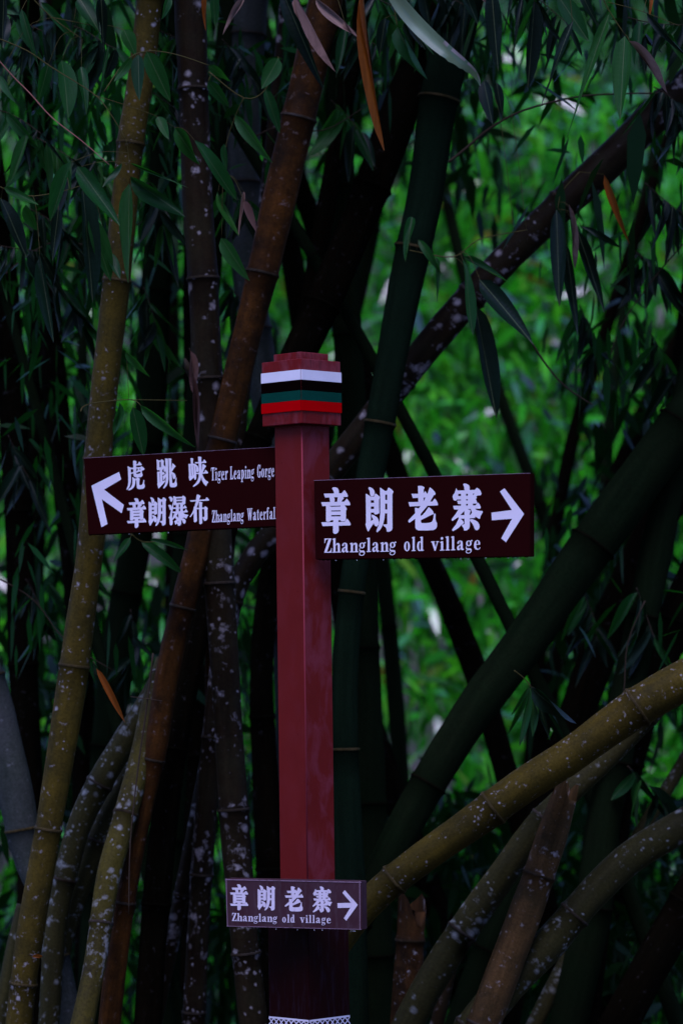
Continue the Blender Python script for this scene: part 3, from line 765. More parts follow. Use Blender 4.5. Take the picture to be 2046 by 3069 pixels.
    G['xia'] = (21.38, 560, 1360, [
        [[(115,660),(180,640),(275,670),(255,290),(320,275),(400,300),(440,345),(410,410),(410,650),(470,630),(550,650),(610,700),(720,790),(775,920),(775,1100),(730,1170),(650,1165),(612,1100),(620,1540),(600,1640),(530,1670),(490,1610),(470,1520),(230,1720),(200,1715),(130,1500),(155,1420),(140,1000)],
         [(262,760),(288,765),(328,1410),(303,1420)], [(422,720),(448,720),(468,1360),(448,1360)], [(582,790),(614,870),(606,1080),(590,1080)]],
        [[(730,200),(780,180),(890,190),(960,240),(940,320),(945,520),(1040,510),(1095,390),(1135,370),(1210,450),(1275,540),(1250,585),(950,600),(965,1100),(1020,680),(1050,655),(1140,700),(1240,780),(1230,840),(1180,880),(1035,1195),(1125,1190),(1190,1050),(1230,1035),(1300,1100),(1380,1200),(1360,1260),(1000,1280),(1040,1420),(1130,1590),(1230,1710),(1380,1800),(1400,1840),(1310,1930),(1260,2065),(1220,2055),(1080,1900),(1000,1740),(935,1500),(900,1670),(800,1860),(640,2010),(460,2115),(400,2100),(420,2050),(580,1900),(700,1710),(770,1500),(785,1300),(600,1305),(600,1220),(790,1215),(790,900),(770,620),(580,630),(520,540),(760,535)]]])
    G['pu'] = (11.2, 500, 1475, [
        [[(68,175),(110,150),(160,155),(205,200),(215,250),(190,310),(150,325),(120,290),(110,230)]],
        [[(52,440),(110,425),(155,440),(180,500),(200,400),(225,290),(235,420),(215,560),(190,700),(190,900),(210,1010),(200,1090),(150,1120),(105,1080),(100,900),(65,850),(105,820),(150,600),(110,590),(85,500)]],
        [[(225,140),(250,132),(320,165),(520,155),(550,110),(630,165),(640,190),(630,390),(600,410),(555,425),(550,515),(590,470),(615,435),(650,480),(682,525),(670,540),(550,550),(550,640),(600,630),(650,560),(690,610),(720,660),(700,675),(555,690),(620,740),(735,770),(700,820),(665,895),(590,850),(525,875),(590,890),(640,940),(645,1010),(600,1065),(560,1040),(530,970),(495,920),(495,1060),(460,1120),(390,1135),(375,1080),(345,1055),(305,1095),(255,980),(330,940),(300,850),(190,940),(185,900),(270,710),(205,700),(190,655),(315,650),(315,560),(215,560),(215,515),(318,515),(315,420),(280,440),(240,420)],
         [(328,212),(525,205),(522,250),(328,255)], [(330,305),(525,298),(520,352),(335,360)], [(412,412),(455,408),(455,510),(412,515)], [(412,550),(460,550),(460,640),(412,645)], [(392,705),(402,880),(375,835),(330,800)], [(365,1010),(398,975),(400,1010)]]])
    G['bu'] = (11.2, 500, 1475, [
        [[(780,275),(985,265),(1010,95),(1035,75),(1080,90),(1145,130),(1110,190),(1100,258),(1300,240),(1340,170),(1370,190),(1428,260),(1410,285),(1090,300),(1010,520),(1090,525),(1085,330),(1140,320),(1205,355),(1190,400),(1190,520),(1260,515),(1300,470),(1385,540),(1370,590),(1372,900),(1330,955),(1270,970),(1240,920),(1200,860),(1200,840),(1270,830),(1265,560),(1190,562),(1198,1040),(1150,1080),(1100,1060),(1090,575),(1010,570),(1022,970),(960,1015),(915,995),(910,700),(800,845),(775,830),(860,690),(905,590),(915,490),(940,480),(985,310),(810,322)]]])
    out = {}
    for k, (s, ox, oy, parts) in G.items():
        out[k] = [[[(ox + x / s, oy + y / s) for x, y in poly] for poly in part] for part in parts]
    return out
GL = glyphs()

def ell(cx, cy, rx, ry, n=16): return [(cx + rx * math.cos(2 * math.pi * i / n), cy + ry * math.sin(2 * math.pi * i / n)) for i in range(n)]
def rc(x0, y0, x1, y1): return [[(x0, y0), (x1, y0), (x1, y1), (x0, y1)]]
def stem(x, h, wd=15, foot=True, flag=True):
    s = [rc(x, 0, x + wd, h)]
    if foot: s.append(rc(x - 8, 0, x + wd + 8, 5))
    if flag: s.append([[(x - 9, h - 4), (x + wd, h), (x + wd, h - 12), (x, h - 12)]])
    return s
def arch(x): return [[(x, 44), (x + 8, 58), (x + 18, 62), (x + 28, 59), (x + 33, 48), (x + 33, 0), (x + 18, 0), (x + 18, 46), (x + 12, 52), (x + 4, 46), (x, 40)]]
A_ = [[[(6, 44), (8, 54), (16, 61), (28, 63), (39, 59), (44, 48), (44, 10), (52, 7), (52, 2), (42, -1), (33, 2), (30, 9), (22, 1), (14, -1), (5, 4), (3, 15), (8, 26), (20, 33), (29, 38), (29, 50), (26, 57), (19, 58), (20, 48), (14, 41), (8, 42)],
      [(29, 30), (20, 25), (17, 16), (20, 9), (25, 9), (29, 14)]]]
G_ = [[ell(24, 43, 20, 19), ell(24, 43, 8, 14)], [ell(45, 60, 6, 5, 8)], [[(36, 58), (44, 62), (44, 57), (38, 52)]],
      [[(12, 28), (6, 18), (12, 11), (38, 9), (44, 2), (44, -10), (36, -20), (22, -24), (8, -21), (2, -13), (6, -3), (14, 0), (4, 7), (3, 18), (8, 28)],
       [(14, -2), (34, -2), (38, -8), (32, -17), (22, -20), (12, -17), (8, -10)]]]
LAT = {
 'Z': (50, [[[(2, 92), (50, 92), (50, 88), (19, 5), (34, 6), (46, 14), (50, 30), (53, 30), (52, 0), (0, 0), (0, 4), (31, 87), (18, 86), (8, 78), (5, 62), (1, 62)]]]),
 'h': (58, stem(8, 92) + [arch(22)] + [rc(32, 0, 63, 5)]),
 'n': (58, stem(8, 61) + [arch(22)] + [rc(32, 0, 63, 5)]),
 'a': (54, A_), 'g': (50, G_),
 'l': (30, stem(8, 92)), 'i': (30, stem(8, 61) + [[ell(15, 80, 9, 9, 10)]]),
 'o': (50, [[ell(24, 31, 23, 32), ell(24, 31, 8, 27)]]),
 'd': (54, [[ell(21, 31, 20, 32), ell(24, 31, 8, 26)], rc(31, 0, 46, 92), [[(22, 88), (46, 92), (46, 80), (31, 82)]], [[(31, 0), (54, 2), (54, 7), (46, 7), (31, 12)]]]),
 'v': (54, [[[(0, 62), (28, 62), (28, 57), (22, 56), (33, 22), (42, 56), (36, 57), (36, 62), (56, 62), (56, 57), (49, 55), (32, 0), (25, 0), (6, 56), (0, 57)]]]),
 'e': (48, [[[(45, 32), (18, 32), (19, 14), (27, 5), (36, 6), (44, 16), (47, 14), (40, 2), (26, -2), (12, 2), (3, 14), (2, 36), (8, 54), (24, 63), (38, 58), (45, 44)],
             [(18, 37), (33, 37), (31, 54), (25, 58), (20, 53)]]]),
 'T': (56, [rc(20, 0, 36, 92), rc(12, 0, 44, 5), [[(2, 92), (54, 92), (55, 66), (51, 66), (46, 84), (10, 84), (5, 66), (1, 66)]]]),
 'r': (44, stem(8, 61) + [[[(22, 42), (30, 58), (40, 63), (46, 56), (42, 46), (34, 48), (28, 44), (23, 34)]]]),
 'L': (54, [rc(8, 0, 24, 92), rc(1, 0, 32, 5), rc(1, 87, 32, 92), [[(20, 0), (52, 0), (54, 28), (50, 28), (42, 10), (30, 6), (20, 6)]]]),
 'p': (54, [rc(8, -24, 23, 61), rc(1, -24, 31, -19), [[(-1, 57), (23, 62), (23, 50), (8, 50)]], [ell(30, 31, 21, 32), ell(27, 31, 8, 26)]]),
 'G': (62, [[[(56, 92), (50, 62), (46, 62), (42, 80), (34, 88), (26, 82), (20, 64), (19, 30), (24, 10), (33, 4), (40, 8), (40, 36), (33, 38), (33, 43), (62, 43), (62, 38), (56, 36), (56, 4), (46, 3), (34, -2), (18, 2), (6, 18), (2, 44), (6, 74), (18, 90), (34, 94), (46, 86), (52, 92)]]]),
 'W': (84, [[[(0, 92), (28, 92), (28, 87), (22, 86), (30, 30), (40, 78), (38, 92), (62, 92), (56, 86), (62, 30), (70, 86), (64, 87), (64, 92), (84, 92), (84, 87), (77, 86), (61, 0), (52, 0), (44, 52), (34, 0), (25, 0), (7, 86), (0, 87)]]]),
 't': (40, [rc(10, 8, 25, 76), rc(1, 57, 36, 62), [[(10, 10), (14, 0), (26, -2), (38, 6), (36, 10), (28, 7), (24, 12)]], [[(8, 62), (22, 80), (25, 80), (25, 60)]]]),
 'f': (40, [rc(9, 0, 24, 76), rc(2, 0, 32, 5), rc(1, 57, 34, 62), [[(9, 74), (13, 88), (26, 94), (40, 90), (42, 82), (36, 76), (30, 80), (30, 87), (25, 86), (24, 74)]]]),
}

def fill(parts):
    """2D filled shapes with holes -> (verts2d, faces, layer)"""
    from mathutils.geometry import tessellate_polygon
    V, F = [], []
    for li, part in enumerate(parts):
        polys = [[Vector((x, y, 0)) for x, y in p] for p in part]
        tris = tessellate_polygon(polys)
        off = len(V)
        for p in polys:
            for v in p: V.append((v.x, v.y, li))
        for t in tris: F.append(tuple(off + i for i in t))
    return V, F

def bbox(parts):
    xs_ = [x for pt in parts for x, y in pt[0]]; ys_ = [y for pt in parts for x, y in pt[0]]
    return min(xs_), min(ys_), max(xs_), max(ys_)

def place_print(name, parts, A, nrm, parent, mat, lift=0.0012):
    V, F = fill(parts)
    vs = [onplane(x, y, A, nrm) + nrm * (lift + 0.00012 * li) for x, y, li in V]
    c = Vector((0, 0, 0))
    for v in vs: c += v
    c /= len(vs)
    pl = parent.matrix_world.translation if False else parent_loc(parent)
    me = mesh(name, [v - c for v in vs], F)
    # faces must look to the front
    me.update()
    if sum(p.normal.dot(nrm) for p in me.polygons) < 0: me.flip_normals()
    o = obj(name, me, mat, parent)
    o.location = c - pl
    return o

def parent_loc(p):
    v = Vector((0, 0, 0))
    while p is not None:
        v = v + p.location; p = p.parent
    return v

def place_glyph(key, A, nrm, parent, mat, box=None, shear=0.0):
    parts = GL[key]
    if box:
        x0, y0, x1, y1 = bbox(parts)
        bx0, by0, bx1, by1 = box
        sx = (bx1 - bx0) / (x1 - x0)
        hh = (by1 - by0) - abs(shear) * (bx1 - bx0)
        sy = hh / (y1 - y0)
        y_off = by0 + (abs(shear) * (bx1 - bx0) if shear < 0 else 0)
        parts = [[[(bx0 + (x - x0) * sx, y_off + (y - y0) * sy + shear * (x - x0) * sx) for x, y in q] for q in pt] for pt in parts]
    return place_print('character', parts, A, nrm, parent, mat)

def place_word(word, x0, x1, yb0, yb1, cap, A, nrm, parent, mat, gap=7):
    tot = sum(LAT[c][0] for c in word) + gap * (len(word) - 1)
    sx = (x1 - x0) / tot
    sy = cap / 92.0
    cur = 0
    parts = []
    for c in word:
        adv, g_ = LAT[c]
        for pt in g_:
            parts.append([[(x0 + (cur + x) * sx, yb0 + (yb1 - yb0) * (cur + x) / tot - y * sy) for x, y in q] for q in pt])
        cur += adv + gap
    return place_print('word', parts, A, nrm, parent, mat)

# --- the post itself
CX = P(911, 1800, 12).x
post = empty('signpost', (CX, 12, 0), 'red square signpost with striped cap, dark pedestal and three lettered direction boards', 'signpost')
def diag_box(name, half, z0, z1, mat, parent, bev=0.004, ploc=None):
    """square prism standing on its corner towards the path"""
    bm = bmesh.new()
    s = half * math.sqrt(2)
    bmesh.ops.create_cube(bm, size=1.0)
    bmesh.ops.scale(bm, vec=(s, s, z1 - z0), verts=bm.verts)
    bmesh.ops.rotate(bm, cent=(0, 0, 0), matrix=Matrix.Rotation(R(45.5), 3, 'Z'), verts=bm.verts)
    bmesh.ops.bevel(bm, geom=[e for e in bm.edges], offset=bev, segments=2, affect='EDGES', profile=0.6)
    me = bpy.data.meshes.new(name)
    bm.to_mesh(me); bm.free()
    o = obj(name, me, MAT[mat], parent)
    o.location = Vector((0, 0, (z0 + z1) / 2)) - (ploc or Vector())
    return o
def zat(py, d=12.0): return P(911, py, d).z
HP, HC, HB = 0.106, 0.1525, 0.155
zc_bot, zc_top, zs_top = zat(1268, 11.85), zat(1074, 11.85), zat(1054, 11.9)
zped = zat(2700, 11.85)
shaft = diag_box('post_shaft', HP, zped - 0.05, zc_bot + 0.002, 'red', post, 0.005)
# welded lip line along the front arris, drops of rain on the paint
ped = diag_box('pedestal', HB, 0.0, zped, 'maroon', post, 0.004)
cap = diag_box('cap', HC, zc_bot, zc_top, 'red_cap', post, 0.003)
step = diag_box('cap_top_step', HP, zc_top - 0.01, zs_top, 'red_cap', post, 0.003)
capc = Vector((0, 0, (zc_bot + zc_top) / 2))
zr = [zat(v, 11.85) for v in (1107, 1138, 1169, 1199, 1230)]
for qi in range(4):
    a = R(45.5) + qi * math.pi / 2
    nrm_ = Vector((math.cos(a), math.sin(a), 0)); tan = Vector((-math.sin(a), math.cos(a), 0))
    ap = HC / math.sqrt(2)
    for si, (mn, th) in enumerate((('s_white', 0.0050), ('s_black', 0.0044), ('s_green', 0.0044), ('s_red', 0.0048))):
        z1, z0 = zr[si] - 0.0004, zr[si + 1] + 0.0004
        bm = bmesh.new()
        bmesh.ops.create_cube(bm, size=1.0)
        bmesh.ops.scale(bm, vec=(th, ap * 2 - 0.001, z1 - z0), verts=bm.verts)
        bmesh.ops.rotate(bm, cent=(0, 0, 0), matrix=Matrix.Rotation(a, 3, 'Z'), verts=bm.verts)
        me = bpy.data.meshes.new('stripe'); bm.to_mesh(me); bm.free()
        o = obj('stripe', me, MAT[mn], cap)
        o.location = nrm_ * (ap + th / 2 + 0.0002) + Vector((0, 0, (z0 + z1) / 2)) - capc
    # white lattice border low on the pedestal
    apb = HB / math.sqrt(2)
    zt = zat(3057, 11.85)
    V, F = [], []
    def quad2(p0, p1, wd, li):
        dx, dz = p1[0] - p0[0], p1[1] - p0[1]
        l_ = math.hypot(dx, dz); nx_, nz_ = -dz / l_ * wd / 2, dx / l_ * wd / 2
        b_ = len(V)
        for (u, z) in ((p0[0] + nx_, p0[1] + nz_), (p1[0] + nx_, p1[1] + nz_), (p1[0] - nx_, p1[1] - nz_), (p0[0] - nx_, p0[1] - nz_)):
            V.append(nrm_ * (apb + 0.0012 + li * 0.0002) + tan * u + Vector((0, 0, z)))
        F.append((b_, b_ + 1, b_ + 2, b_ + 3))
    hw = apb - 0.001
    H_ = 0.10
    quad2((-hw, -0.0035), (hw, -0.0035), 0.007, 0)
    quad2((-hw, -H_), (hw, -H_), 0.007, 0)
    nc = 8
    for i in range(nc):
        u0 = -hw + 2 * hw * i / nc; u1 = -hw + 2 * hw * (i + 1) / nc
        quad2((u0, -0.006), (u1, -0.032), 0.0045, 1); quad2((u1, -0.006), (u0, -0.032), 0.0045, 2)
        quad2((u0, -0.032), (u1, -0.065), 0.0045, 3); quad2((u1, -0.032), (u0, -0.065), 0.0045, 4)
    quad2((-hw, -0.067), (hw, -0.067), 0.006, 0)
    me = mesh('lattice_border', V, F)
    me.update()
    if sum(p.normal.dot(nrm_) for p in me.polygons) < 0: me.flip_normals()
    o = obj('lattice_border', me, MAT['vinyl'], ped)
    o.location = Vector((0, 0, zt)) - Vector((0, 0, zped / 2))
zb0, zb1 = zped + 0.002, zc_bot - 0.002
bead = tube_mesh('corner_bead', [Vector((0, 0, zb0)), Vector((0, 0, zb1))], [0.0028, 0.0028], 8, MAT['red_bead'], uvs=False)
a_ = R(45.5 + 225)
o = obj('corner_bead', bead, None, post)
o.location = Vector((math.cos(a_) * (HP - 0.0035), math.sin(a_) * (HP - 0.0035), 0))
# rain drops clinging to the shaft faces
def drop_cluster(name, pts, parent, mat, ploc):
    bm = bmesh.new()
    for p, r in pts:
        bmesh.ops.create_icosphere(bm, subdivisions=1, radius=r, matrix=Matrix.Translation(p))
    me = bpy.data.meshes.new(name); bm.to_mesh(me); bm.free()
    me.polygons.foreach_set('use_smooth', [True] * len(me.polygons))
    o = obj(name, me, mat, parent)
    o['kind'] = 'stuff'
    o.location = ploc
    return o
wm, t_, b_, _ = newmat('rain_water')
b_.inputs['Base Color'].default_value = (0.9, 0.95, 1, 1); b_.inputs['Roughness'].default_value = 0.04
b_.inputs['Transmission Weight'].default_value = 0.9; b_.inputs['IOR'].default_value = 1.33
MAT['water'] = wm
rr_ = random.Random(5)
dp = []
for k in range(90):
    sgn = rr_.choice((-1, 1)); u = rr_.uniform(0.02, 0.98)
    z = rr_.uniform(zped + 0.05, zc_bot - 0.02)
    dp.append((Vector((sgn * HP * u, -HP * (1 - u) - 0.0006, z)), rr_.uniform(0.0009, 0.0022)))
drop_cluster('rain_drops', dp, post, MAT['red'], Vector((0, 0, 0)))

# --- direction boards
def board(label, cTL, cTR, cBR, cBL, dL, dR, thick, mat, ext_left=None, ext_right=None, drops=0):
    """corners as seen in the photograph, lying on one upright plane"""
    pL = P(*cTL, dL); pR = P(*cTR, dR)
    hx = Vector((pR.x - pL.x, pR.y - pL.y, 0)).normalized()
    nrm = Vector((hx.y, -hx.x, 0))
    if nrm.y > 0: nrm = -nrm
    A = pL
    q = [onplane(*c, A, nrm) for c in (cTL, cTR, cBR, cBL)]
    if ext_right:
        q[1] = q[1] + (q[1] - q[0]).normalized() * ext_right; q[2] = q[2] + (q[2] - q[3]).normalized() * ext_right
    c = (q[0] + q[1] + q[2] + q[3]) / 4
    bm = bmesh.new()
    f = [bm.verts.new(v - c) for v in q]
    b = [bm.verts.new(v - c - nrm * thick) for v in q]
    bm.faces.new(f); bm.faces.new(b[::-1])
    for i in range(4): bm.faces.new((f[i], b[i], b[(i + 1) % 4], f[(i + 1) % 4]))
    bmesh.ops.recalc_face_normals(bm, faces=bm.faces)
    bmesh.ops.bevel(bm, geom=list(bm.edges), offset=0.002, segments=2, affect='EDGES')
    me = bpy.data.meshes.new('signboard'); bm.to_mesh(me); bm.free()
    o = obj('signboard', me, MAT[mat], post)
    o.location = c - post.location
    o['label'] = label
    # hem of drops along the lower edge
    if drops:
        pts = []
        for k in range(drops):
            u = rr_.random()
            p = q[3].lerp(q[2], u) - nrm * (thick * 0.2) - c
            pts.append((p + Vector((0, 0, -0.0005)), rr_.uniform(0.0016, 0.0048)))
        drop_cluster('rain_drops', pts, o, MAT['board'], Vector((0, 0, 0)))
        pts = []
        for k in range(7):
            p = q[3].lerp(q[2], rr_.random()) + nrm * 0.001 - c
            pts.append((p + Vector((0, 0, -0.005)), 0.0028))
        drop_cluster('hanging_drops', pts, o, MAT['water'], Vector((0, 0, 0)))
    return o, A, nrm, q, c

def strip(name, p0, p1, wd, parent, c, nrm, mat, lift=0.0015, th=0.002):
    d = (p1 - p0).normalized(); s = d.cross(nrm)
    V = []
    for l in (lift, -th):
        for (p, k) in ((p0, 1), (p1, 1), (p1, -1), (p0, -1)):
            V.append(p + s * (k * wd / 2) + nrm * l - c)
    F = [(0, 1, 2, 3), (7, 6, 5, 4), (0, 4, 5, 1), (1, 5, 6, 2), (2, 6, 7, 3), (3, 7, 4, 0)]
    bm = bmesh.new()
    vv = [bm.verts.new(v) for v in V]
    for f in F: bm.faces.new([vv[i] for i in f])
    bmesh.ops.recalc_face_normals(bm, faces=bm.faces)
    me = bpy.data.meshes.new(name); bm.to_mesh(me); bm.free()
    return obj(name, me, MAT[mat], parent)

# right board
o, A, n_, q, c = board('large board pointing right to the old village', (940, 1440), (1588, 1418), (1588, 1668), (945, 1677), 11.90, 11.52, 0.042, 'board', drops=150)
strip('edge_strip', q[0], q[1], 0.0016, o, c, n_, 'edge', 0.0006)
for k in ('zhang', 'lang', 'lao', 'zhai'): place_glyph(k, A, n_, o, MAT['vinyl'])
place_word('Zhanglang', 972, 1188, 1656.5, 1653, 42.5, A, n_, o, MAT['vinyl'])
place_word('old', 1210, 1270, 1652, 1651, 42.5, A, n_, o, MAT['vinyl'], gap=10)
place_word('village', 1291, 1440, 1651, 1647, 42, A, n_, o, MAT['vinyl'], gap=9)
ar = [(727, 690), (748, 675), (838, 793), (755, 923), (733, 905), (783, 815), (690, 822), (688, 787), (782, 775)]
place_print('arrow', [[[(1023 + x * .6524, 1023 + y * .6524) for x, y in ar]]], A, n_, o, MAT['vinyl'])
# left board
o, A, n_, q, c = board('long board pointing left to the gorge and the waterfall', (252, 1373), (822, 1340), (822, 1578), (265, 1603), 12.42, 12.03, 0.042, 'board', ext_right=0.035, drops=110)
strip('edge_strip', q[0], q[1], 0.0012, o, c, n_, 'edge', 0.0005)
for k in ('hu', 'tiao', 'xia', 'pu', 'bu'): place_glyph(k, A, n_, o, MAT['vinyl'])
place_glyph('zhang', A, n_, o, MAT['vinyl'], (381.6, 1492, 440, 1583.5), -0.035)
place_glyph('lang', A, n_, o, MAT['vinyl'], (445.9, 1489, 499.5, 1577.5), -0.03)
place_word('Tiger', 633, 684, 1440.5, 1437, 39, A, n_, o, MAT['vinyl'])
place_word('Leaping', 690, 763, 1437, 1432.5, 39, A, n_, o, MAT['vinyl'])
place_word('Gorge', 771, 823, 1431.5, 1428, 38, A, n_, o, MAT['vinyl'])
place_word('Zhanglang', 636, 732, 1566, 1561, 36, A, n_, o, MAT['vinyl'])
place_word('Waterfall', 741, 833, 1560, 1555, 36, A, n_, o, MAT['vinyl'])
ar = [(92, 355), (308, 247), (325, 305), (190, 385), (346, 505), (328, 570), (173, 460), (218, 655), (170, 680)]
place_print('arrow', [[[(240 + x * .3827, 1320 + y * .3827) for x, y in ar]]], A, n_, o, MAT['vinyl'])
# small lower board
o, A, n_, q, c = board('small weathered board pointing right near the base', (676, 2633), (1082, 2641), (1083, 2787), (680, 2777), 11.88, 11.64, 0.05, 'board_old', drops=30)
strip('edge_strip', q[0] + Vector((0, 0, -0.004)), q[1] + Vector((0, 0, -0.004)), 0.0035, o, c, n_, 'edge')
strip('edge_strip', q[3] + Vector((0, 0, 0.002)), q[2] + Vector((0, 0, 0.002)), 0.0018, o, c, n_, 'edge')
hx_ = (q[1] - q[0]).normalized()
strip('edge_strip', q[0] + hx_ * 0.003, q[3] + hx_ * 0.003, 0.0028, o, c, n_, 'edge', 0.0011)
strip('edge_strip', q[1] - hx_ * 0.006, q[2] - hx_ * 0.006, 0.0028, o, c, n_, 'edge', 0.0011)
sm = lambda x0, y0, x1, y1: (660 + x0 * .2934, 2620 + y0 * .2934, 660 + x1 * .2934, 2620 + y1 * .2934)
for k, bx in (('zhang', (103, 100, 290, 372)), ('lang', (382, 113, 565, 375)), ('lao', (660, 122, 850, 383)), ('zhai', (943, 122, 1143, 396))):
    place_glyph(k, A, n_, o, MAT['vinyl_old'], sm(*bx), 0.03)
place_word('Zhanglang', 696, 832, 2760, 2763.5, 24, A, n_, o, MAT['vinyl_old'])
place_word('old', 846, 884, 2764.5, 2765, 24, A, n_, o, MAT['vinyl_old'], gap=10)
place_word('village', 899, 992, 2765.5, 2767, 24, A, n_, o, MAT['vinyl_old'], gap=9)
ar = [(1248, 190), (1272, 163), (1405, 313), (1288, 475), (1262, 450), (1330, 342), (1200, 345), (1197, 295), (1335, 292)]
place_print('arrow', [[[(660 + x * .2934, 2620 + y * .2934) for x, y in ar]]], A, n_, o, MAT['vinyl_old'])

# ------------------------------------------------------------------ leafy sprays in the foreground
def leaf_mesh(name, bend, fold, seg=9, curl=0.0, twist=0.0):
    V, F = [], []
    for i in range(seg + 1):
        u = i / seg
        wd = 0.5 * (math.sin(math.pi * min(1, u ** 0.72)) ** 0.75 if 0 < u < 1 else 0)
        wd = max(wd, 0.004)
        z = -bend * u * u
        y = curl * math.sin(u * 3.0)
        for s in (-1, 0, 1):
            a_ = twist * (u - 0.2); cy, cz = s * wd, (fold * wd if s else 0)
            V.append((u, y + cy * math.cos(a_) - cz * math.sin(a_), z + cy * math.sin(a_) + cz * math.cos(a_) + 0.02 * math.sin(u * 9 + s) * (1 if s else 0)))
    for i in range(seg):
        for s in range(2):
            a = i * 3 + s
            F.append((a, a + 3, a + 4, a + 1))
    me = mesh(name, V, F, None, True)
    return me
LEAFM = {}
def leaf_get(var, mat):
    k = (var, mat)
    if k not in LEAFM:
        bend, fold, curl, tw = [(0.05, 0.35, 0.02, 0.3), (0.14, 0.2, 0.10, 0.9), (0.08, 0.5, -0.12, -0.7), (0.20, 0.3, 0.08, 0.5), (0.06, 0.9, 0.12, 1.3), (0.16, 0.6, -0.16, -1.2)][var]
        me = leaf_mesh('leaf', bend, fold, curl=curl, twist=tw)
        me.materials.append(MAT[mat])
        LEAFM[k] = me
    return LEAFM[k]

def leaf_at(parent, base, tip, wd, roll, mat, var, ploc):
    x = tip - base
    ln = x.length
    x = x.normalized()
    vdir = (EYE - base).normalized()
    y = x.cross(vdir).normalized()
    z = x.cross(y).normalized()
    if z.dot(vdir) < 0: z, y = -z, -y
    rm = Matrix.Rotation(roll, 3, x)
    y = rm @ y; z = rm @ z
    m = Matrix(((x.x * ln, y.x * wd, z.x * ln * 0.5, base.x - ploc.x), (x.y * ln, y.y * wd, z.y * ln * 0.5, base.y - ploc.y), (x.z * ln, y.z * wd, z.z * ln * 0.5, base.z - ploc.z), (0, 0, 0, 1)))
    o = obj('leaf', leaf_get(var, mat), None, parent)
    o.matrix_basis = m
    return o

def spray(label, d, stems, leaves, name='bamboo_spray', stemmat='twig', stemw=3.4, group='bamboo sprays in front of the culms', cat='bamboo spray'):
    """stems: polylines in picture units; leaves: (bx,by,tx,ty,width,material)"""
    anchor = P(stems[0][0][0] * K, stems[0][0][1] * K, d) if stems else P(leaves[0][0] * K, leaves[0][1] * K, d)
    e = empty(name, anchor, label, cat, group)
    for si, s in enumerate(stems):
        pts = [P(x * K, y * K, d + 0.03 * math.sin(i)) - anchor for i, (x, y) in enumerate(s)]
        pts = catmull(pts, 4) if len(pts) > 2 else pts
        w0 = (stemw if si == 0 else stemw * 0.6) * K * d / FPX / 2
        obj('stem', tube_mesh('stem', pts, [w0 * (1 - 0.5 * i / len(pts)) for i in range(len(pts))], 6, MAT[stemmat], uvs=False), None, e)
    for lf in leaves:
        bx, by, tx, ty, wd, mt = lf[:6]
        dd = d + random.uniform(-0.08, 0.08)
        b = P(bx * K, by * K, dd)
        t = P(tx * K, ty * K, dd + random.uniform(-0.07, 0.05))
        leaf_at(e, b, t, wd * (0.6 if mt in ('leafpale', 'leafdry') else 1.0) * (1.08) * K * dd / FPX, random.uniform(-0.5, 0.5), mt, lf[6] if len(lf) > 6 else random.randrange(6), anchor)
        if stems:
            # short branchlet from the nearest point of the twig to the leaf base
            best = None
            for s_ in stems:
                for i in range(len(s_) - 1):
                    ax, ay = s_[i]; cx_, cy_ = s_[i + 1]
                    q_ = (cx_ - ax) ** 2 + (cy_ - ay) ** 2
                    u = max(0, min(1, ((bx - ax) * (cx_ - ax) + (by - ay) * (cy_ - ay)) / max(q_, 1e-6)))
                    x_, y_ = ax + (cx_ - ax) * u, ay + (cy_ - ay) * u
                    dd_ = math.hypot(x_ - bx, y_ - by)
                    if best is None or dd_ < best[0]: best = (dd_, x_, y_)
            if best[0] > 5:
                a_ = P(best[1] * K, best[2] * K, d); m_ = P((best[1] + bx) / 2 * K, (min(best[2], by) + (best[2] + by) / 2) / 2 * K - best[0] * 0.06, (d + dd) / 2)
                pp = catmull([a_ - anchor, m_ - anchor, b - anchor + (t - b) * 0.02], 4)
                obj('branchlet', tube_mesh('branchlet', pp, [0.0011] * len(pp), 5, MAT[stemmat], uvs=False), None, e)
    return e

def ribbon(parent, pts, d):
    """a long leaf folded along its midrib, bleached along one torn margin"""
    pl = parent.location
    cs = catmull([P(x * K, y * K, d + 0.02 * math.sin(i)) for i, (x, y, _) in enumerate(pts)], 4)
    ws = [v.x for v in catmull([Vector((w_, 0, 0)) for _, _, w_ in pts], 4)]
    V, F = [], []
    n = len(cs)
    for i, c in enumerate(cs):
        t = (cs[min(i + 1, n - 1)] - cs[max(i - 1, 0)]).normalized()
        vd = (EYE - c).normalized()
        sd_ = t.cross(vd).normalized()
        hw_ = max(ws[i], 0.5) * K * d / FPX / 2
        jit = 1 + (0.10 * math.sin(i * 2.3) if i > n * 0.45 else 0)
        for kk in (-1, -0.5, 0, 0.45, 1):
            V.append(c + sd_ * (hw_ * kk * (jit if kk > 0 else 1)) + vd * (abs(kk) * hw_ * 0.35 - (0.01 * max(0, kk) if i > n * 0.5 else 0)) - pl)
    for i in range(n - 1):
        for k in range(4): F.append((i * 5 + k, (i + 1) * 5 + k, (i + 1) * 5 + k + 1, i * 5 + k + 1))
    me = mesh('leaf', V, F, MAT['leafhero'], True)
    me.materials.append(MAT['leafmargin'])
    for f, p in enumerate(me.polygons):
        i, k = divmod(f, 4)
        if k == 0 and i > n * 0.42 and (i % 5 != 0): p.material_index = 1
    return obj('leaf', me, None, parent)

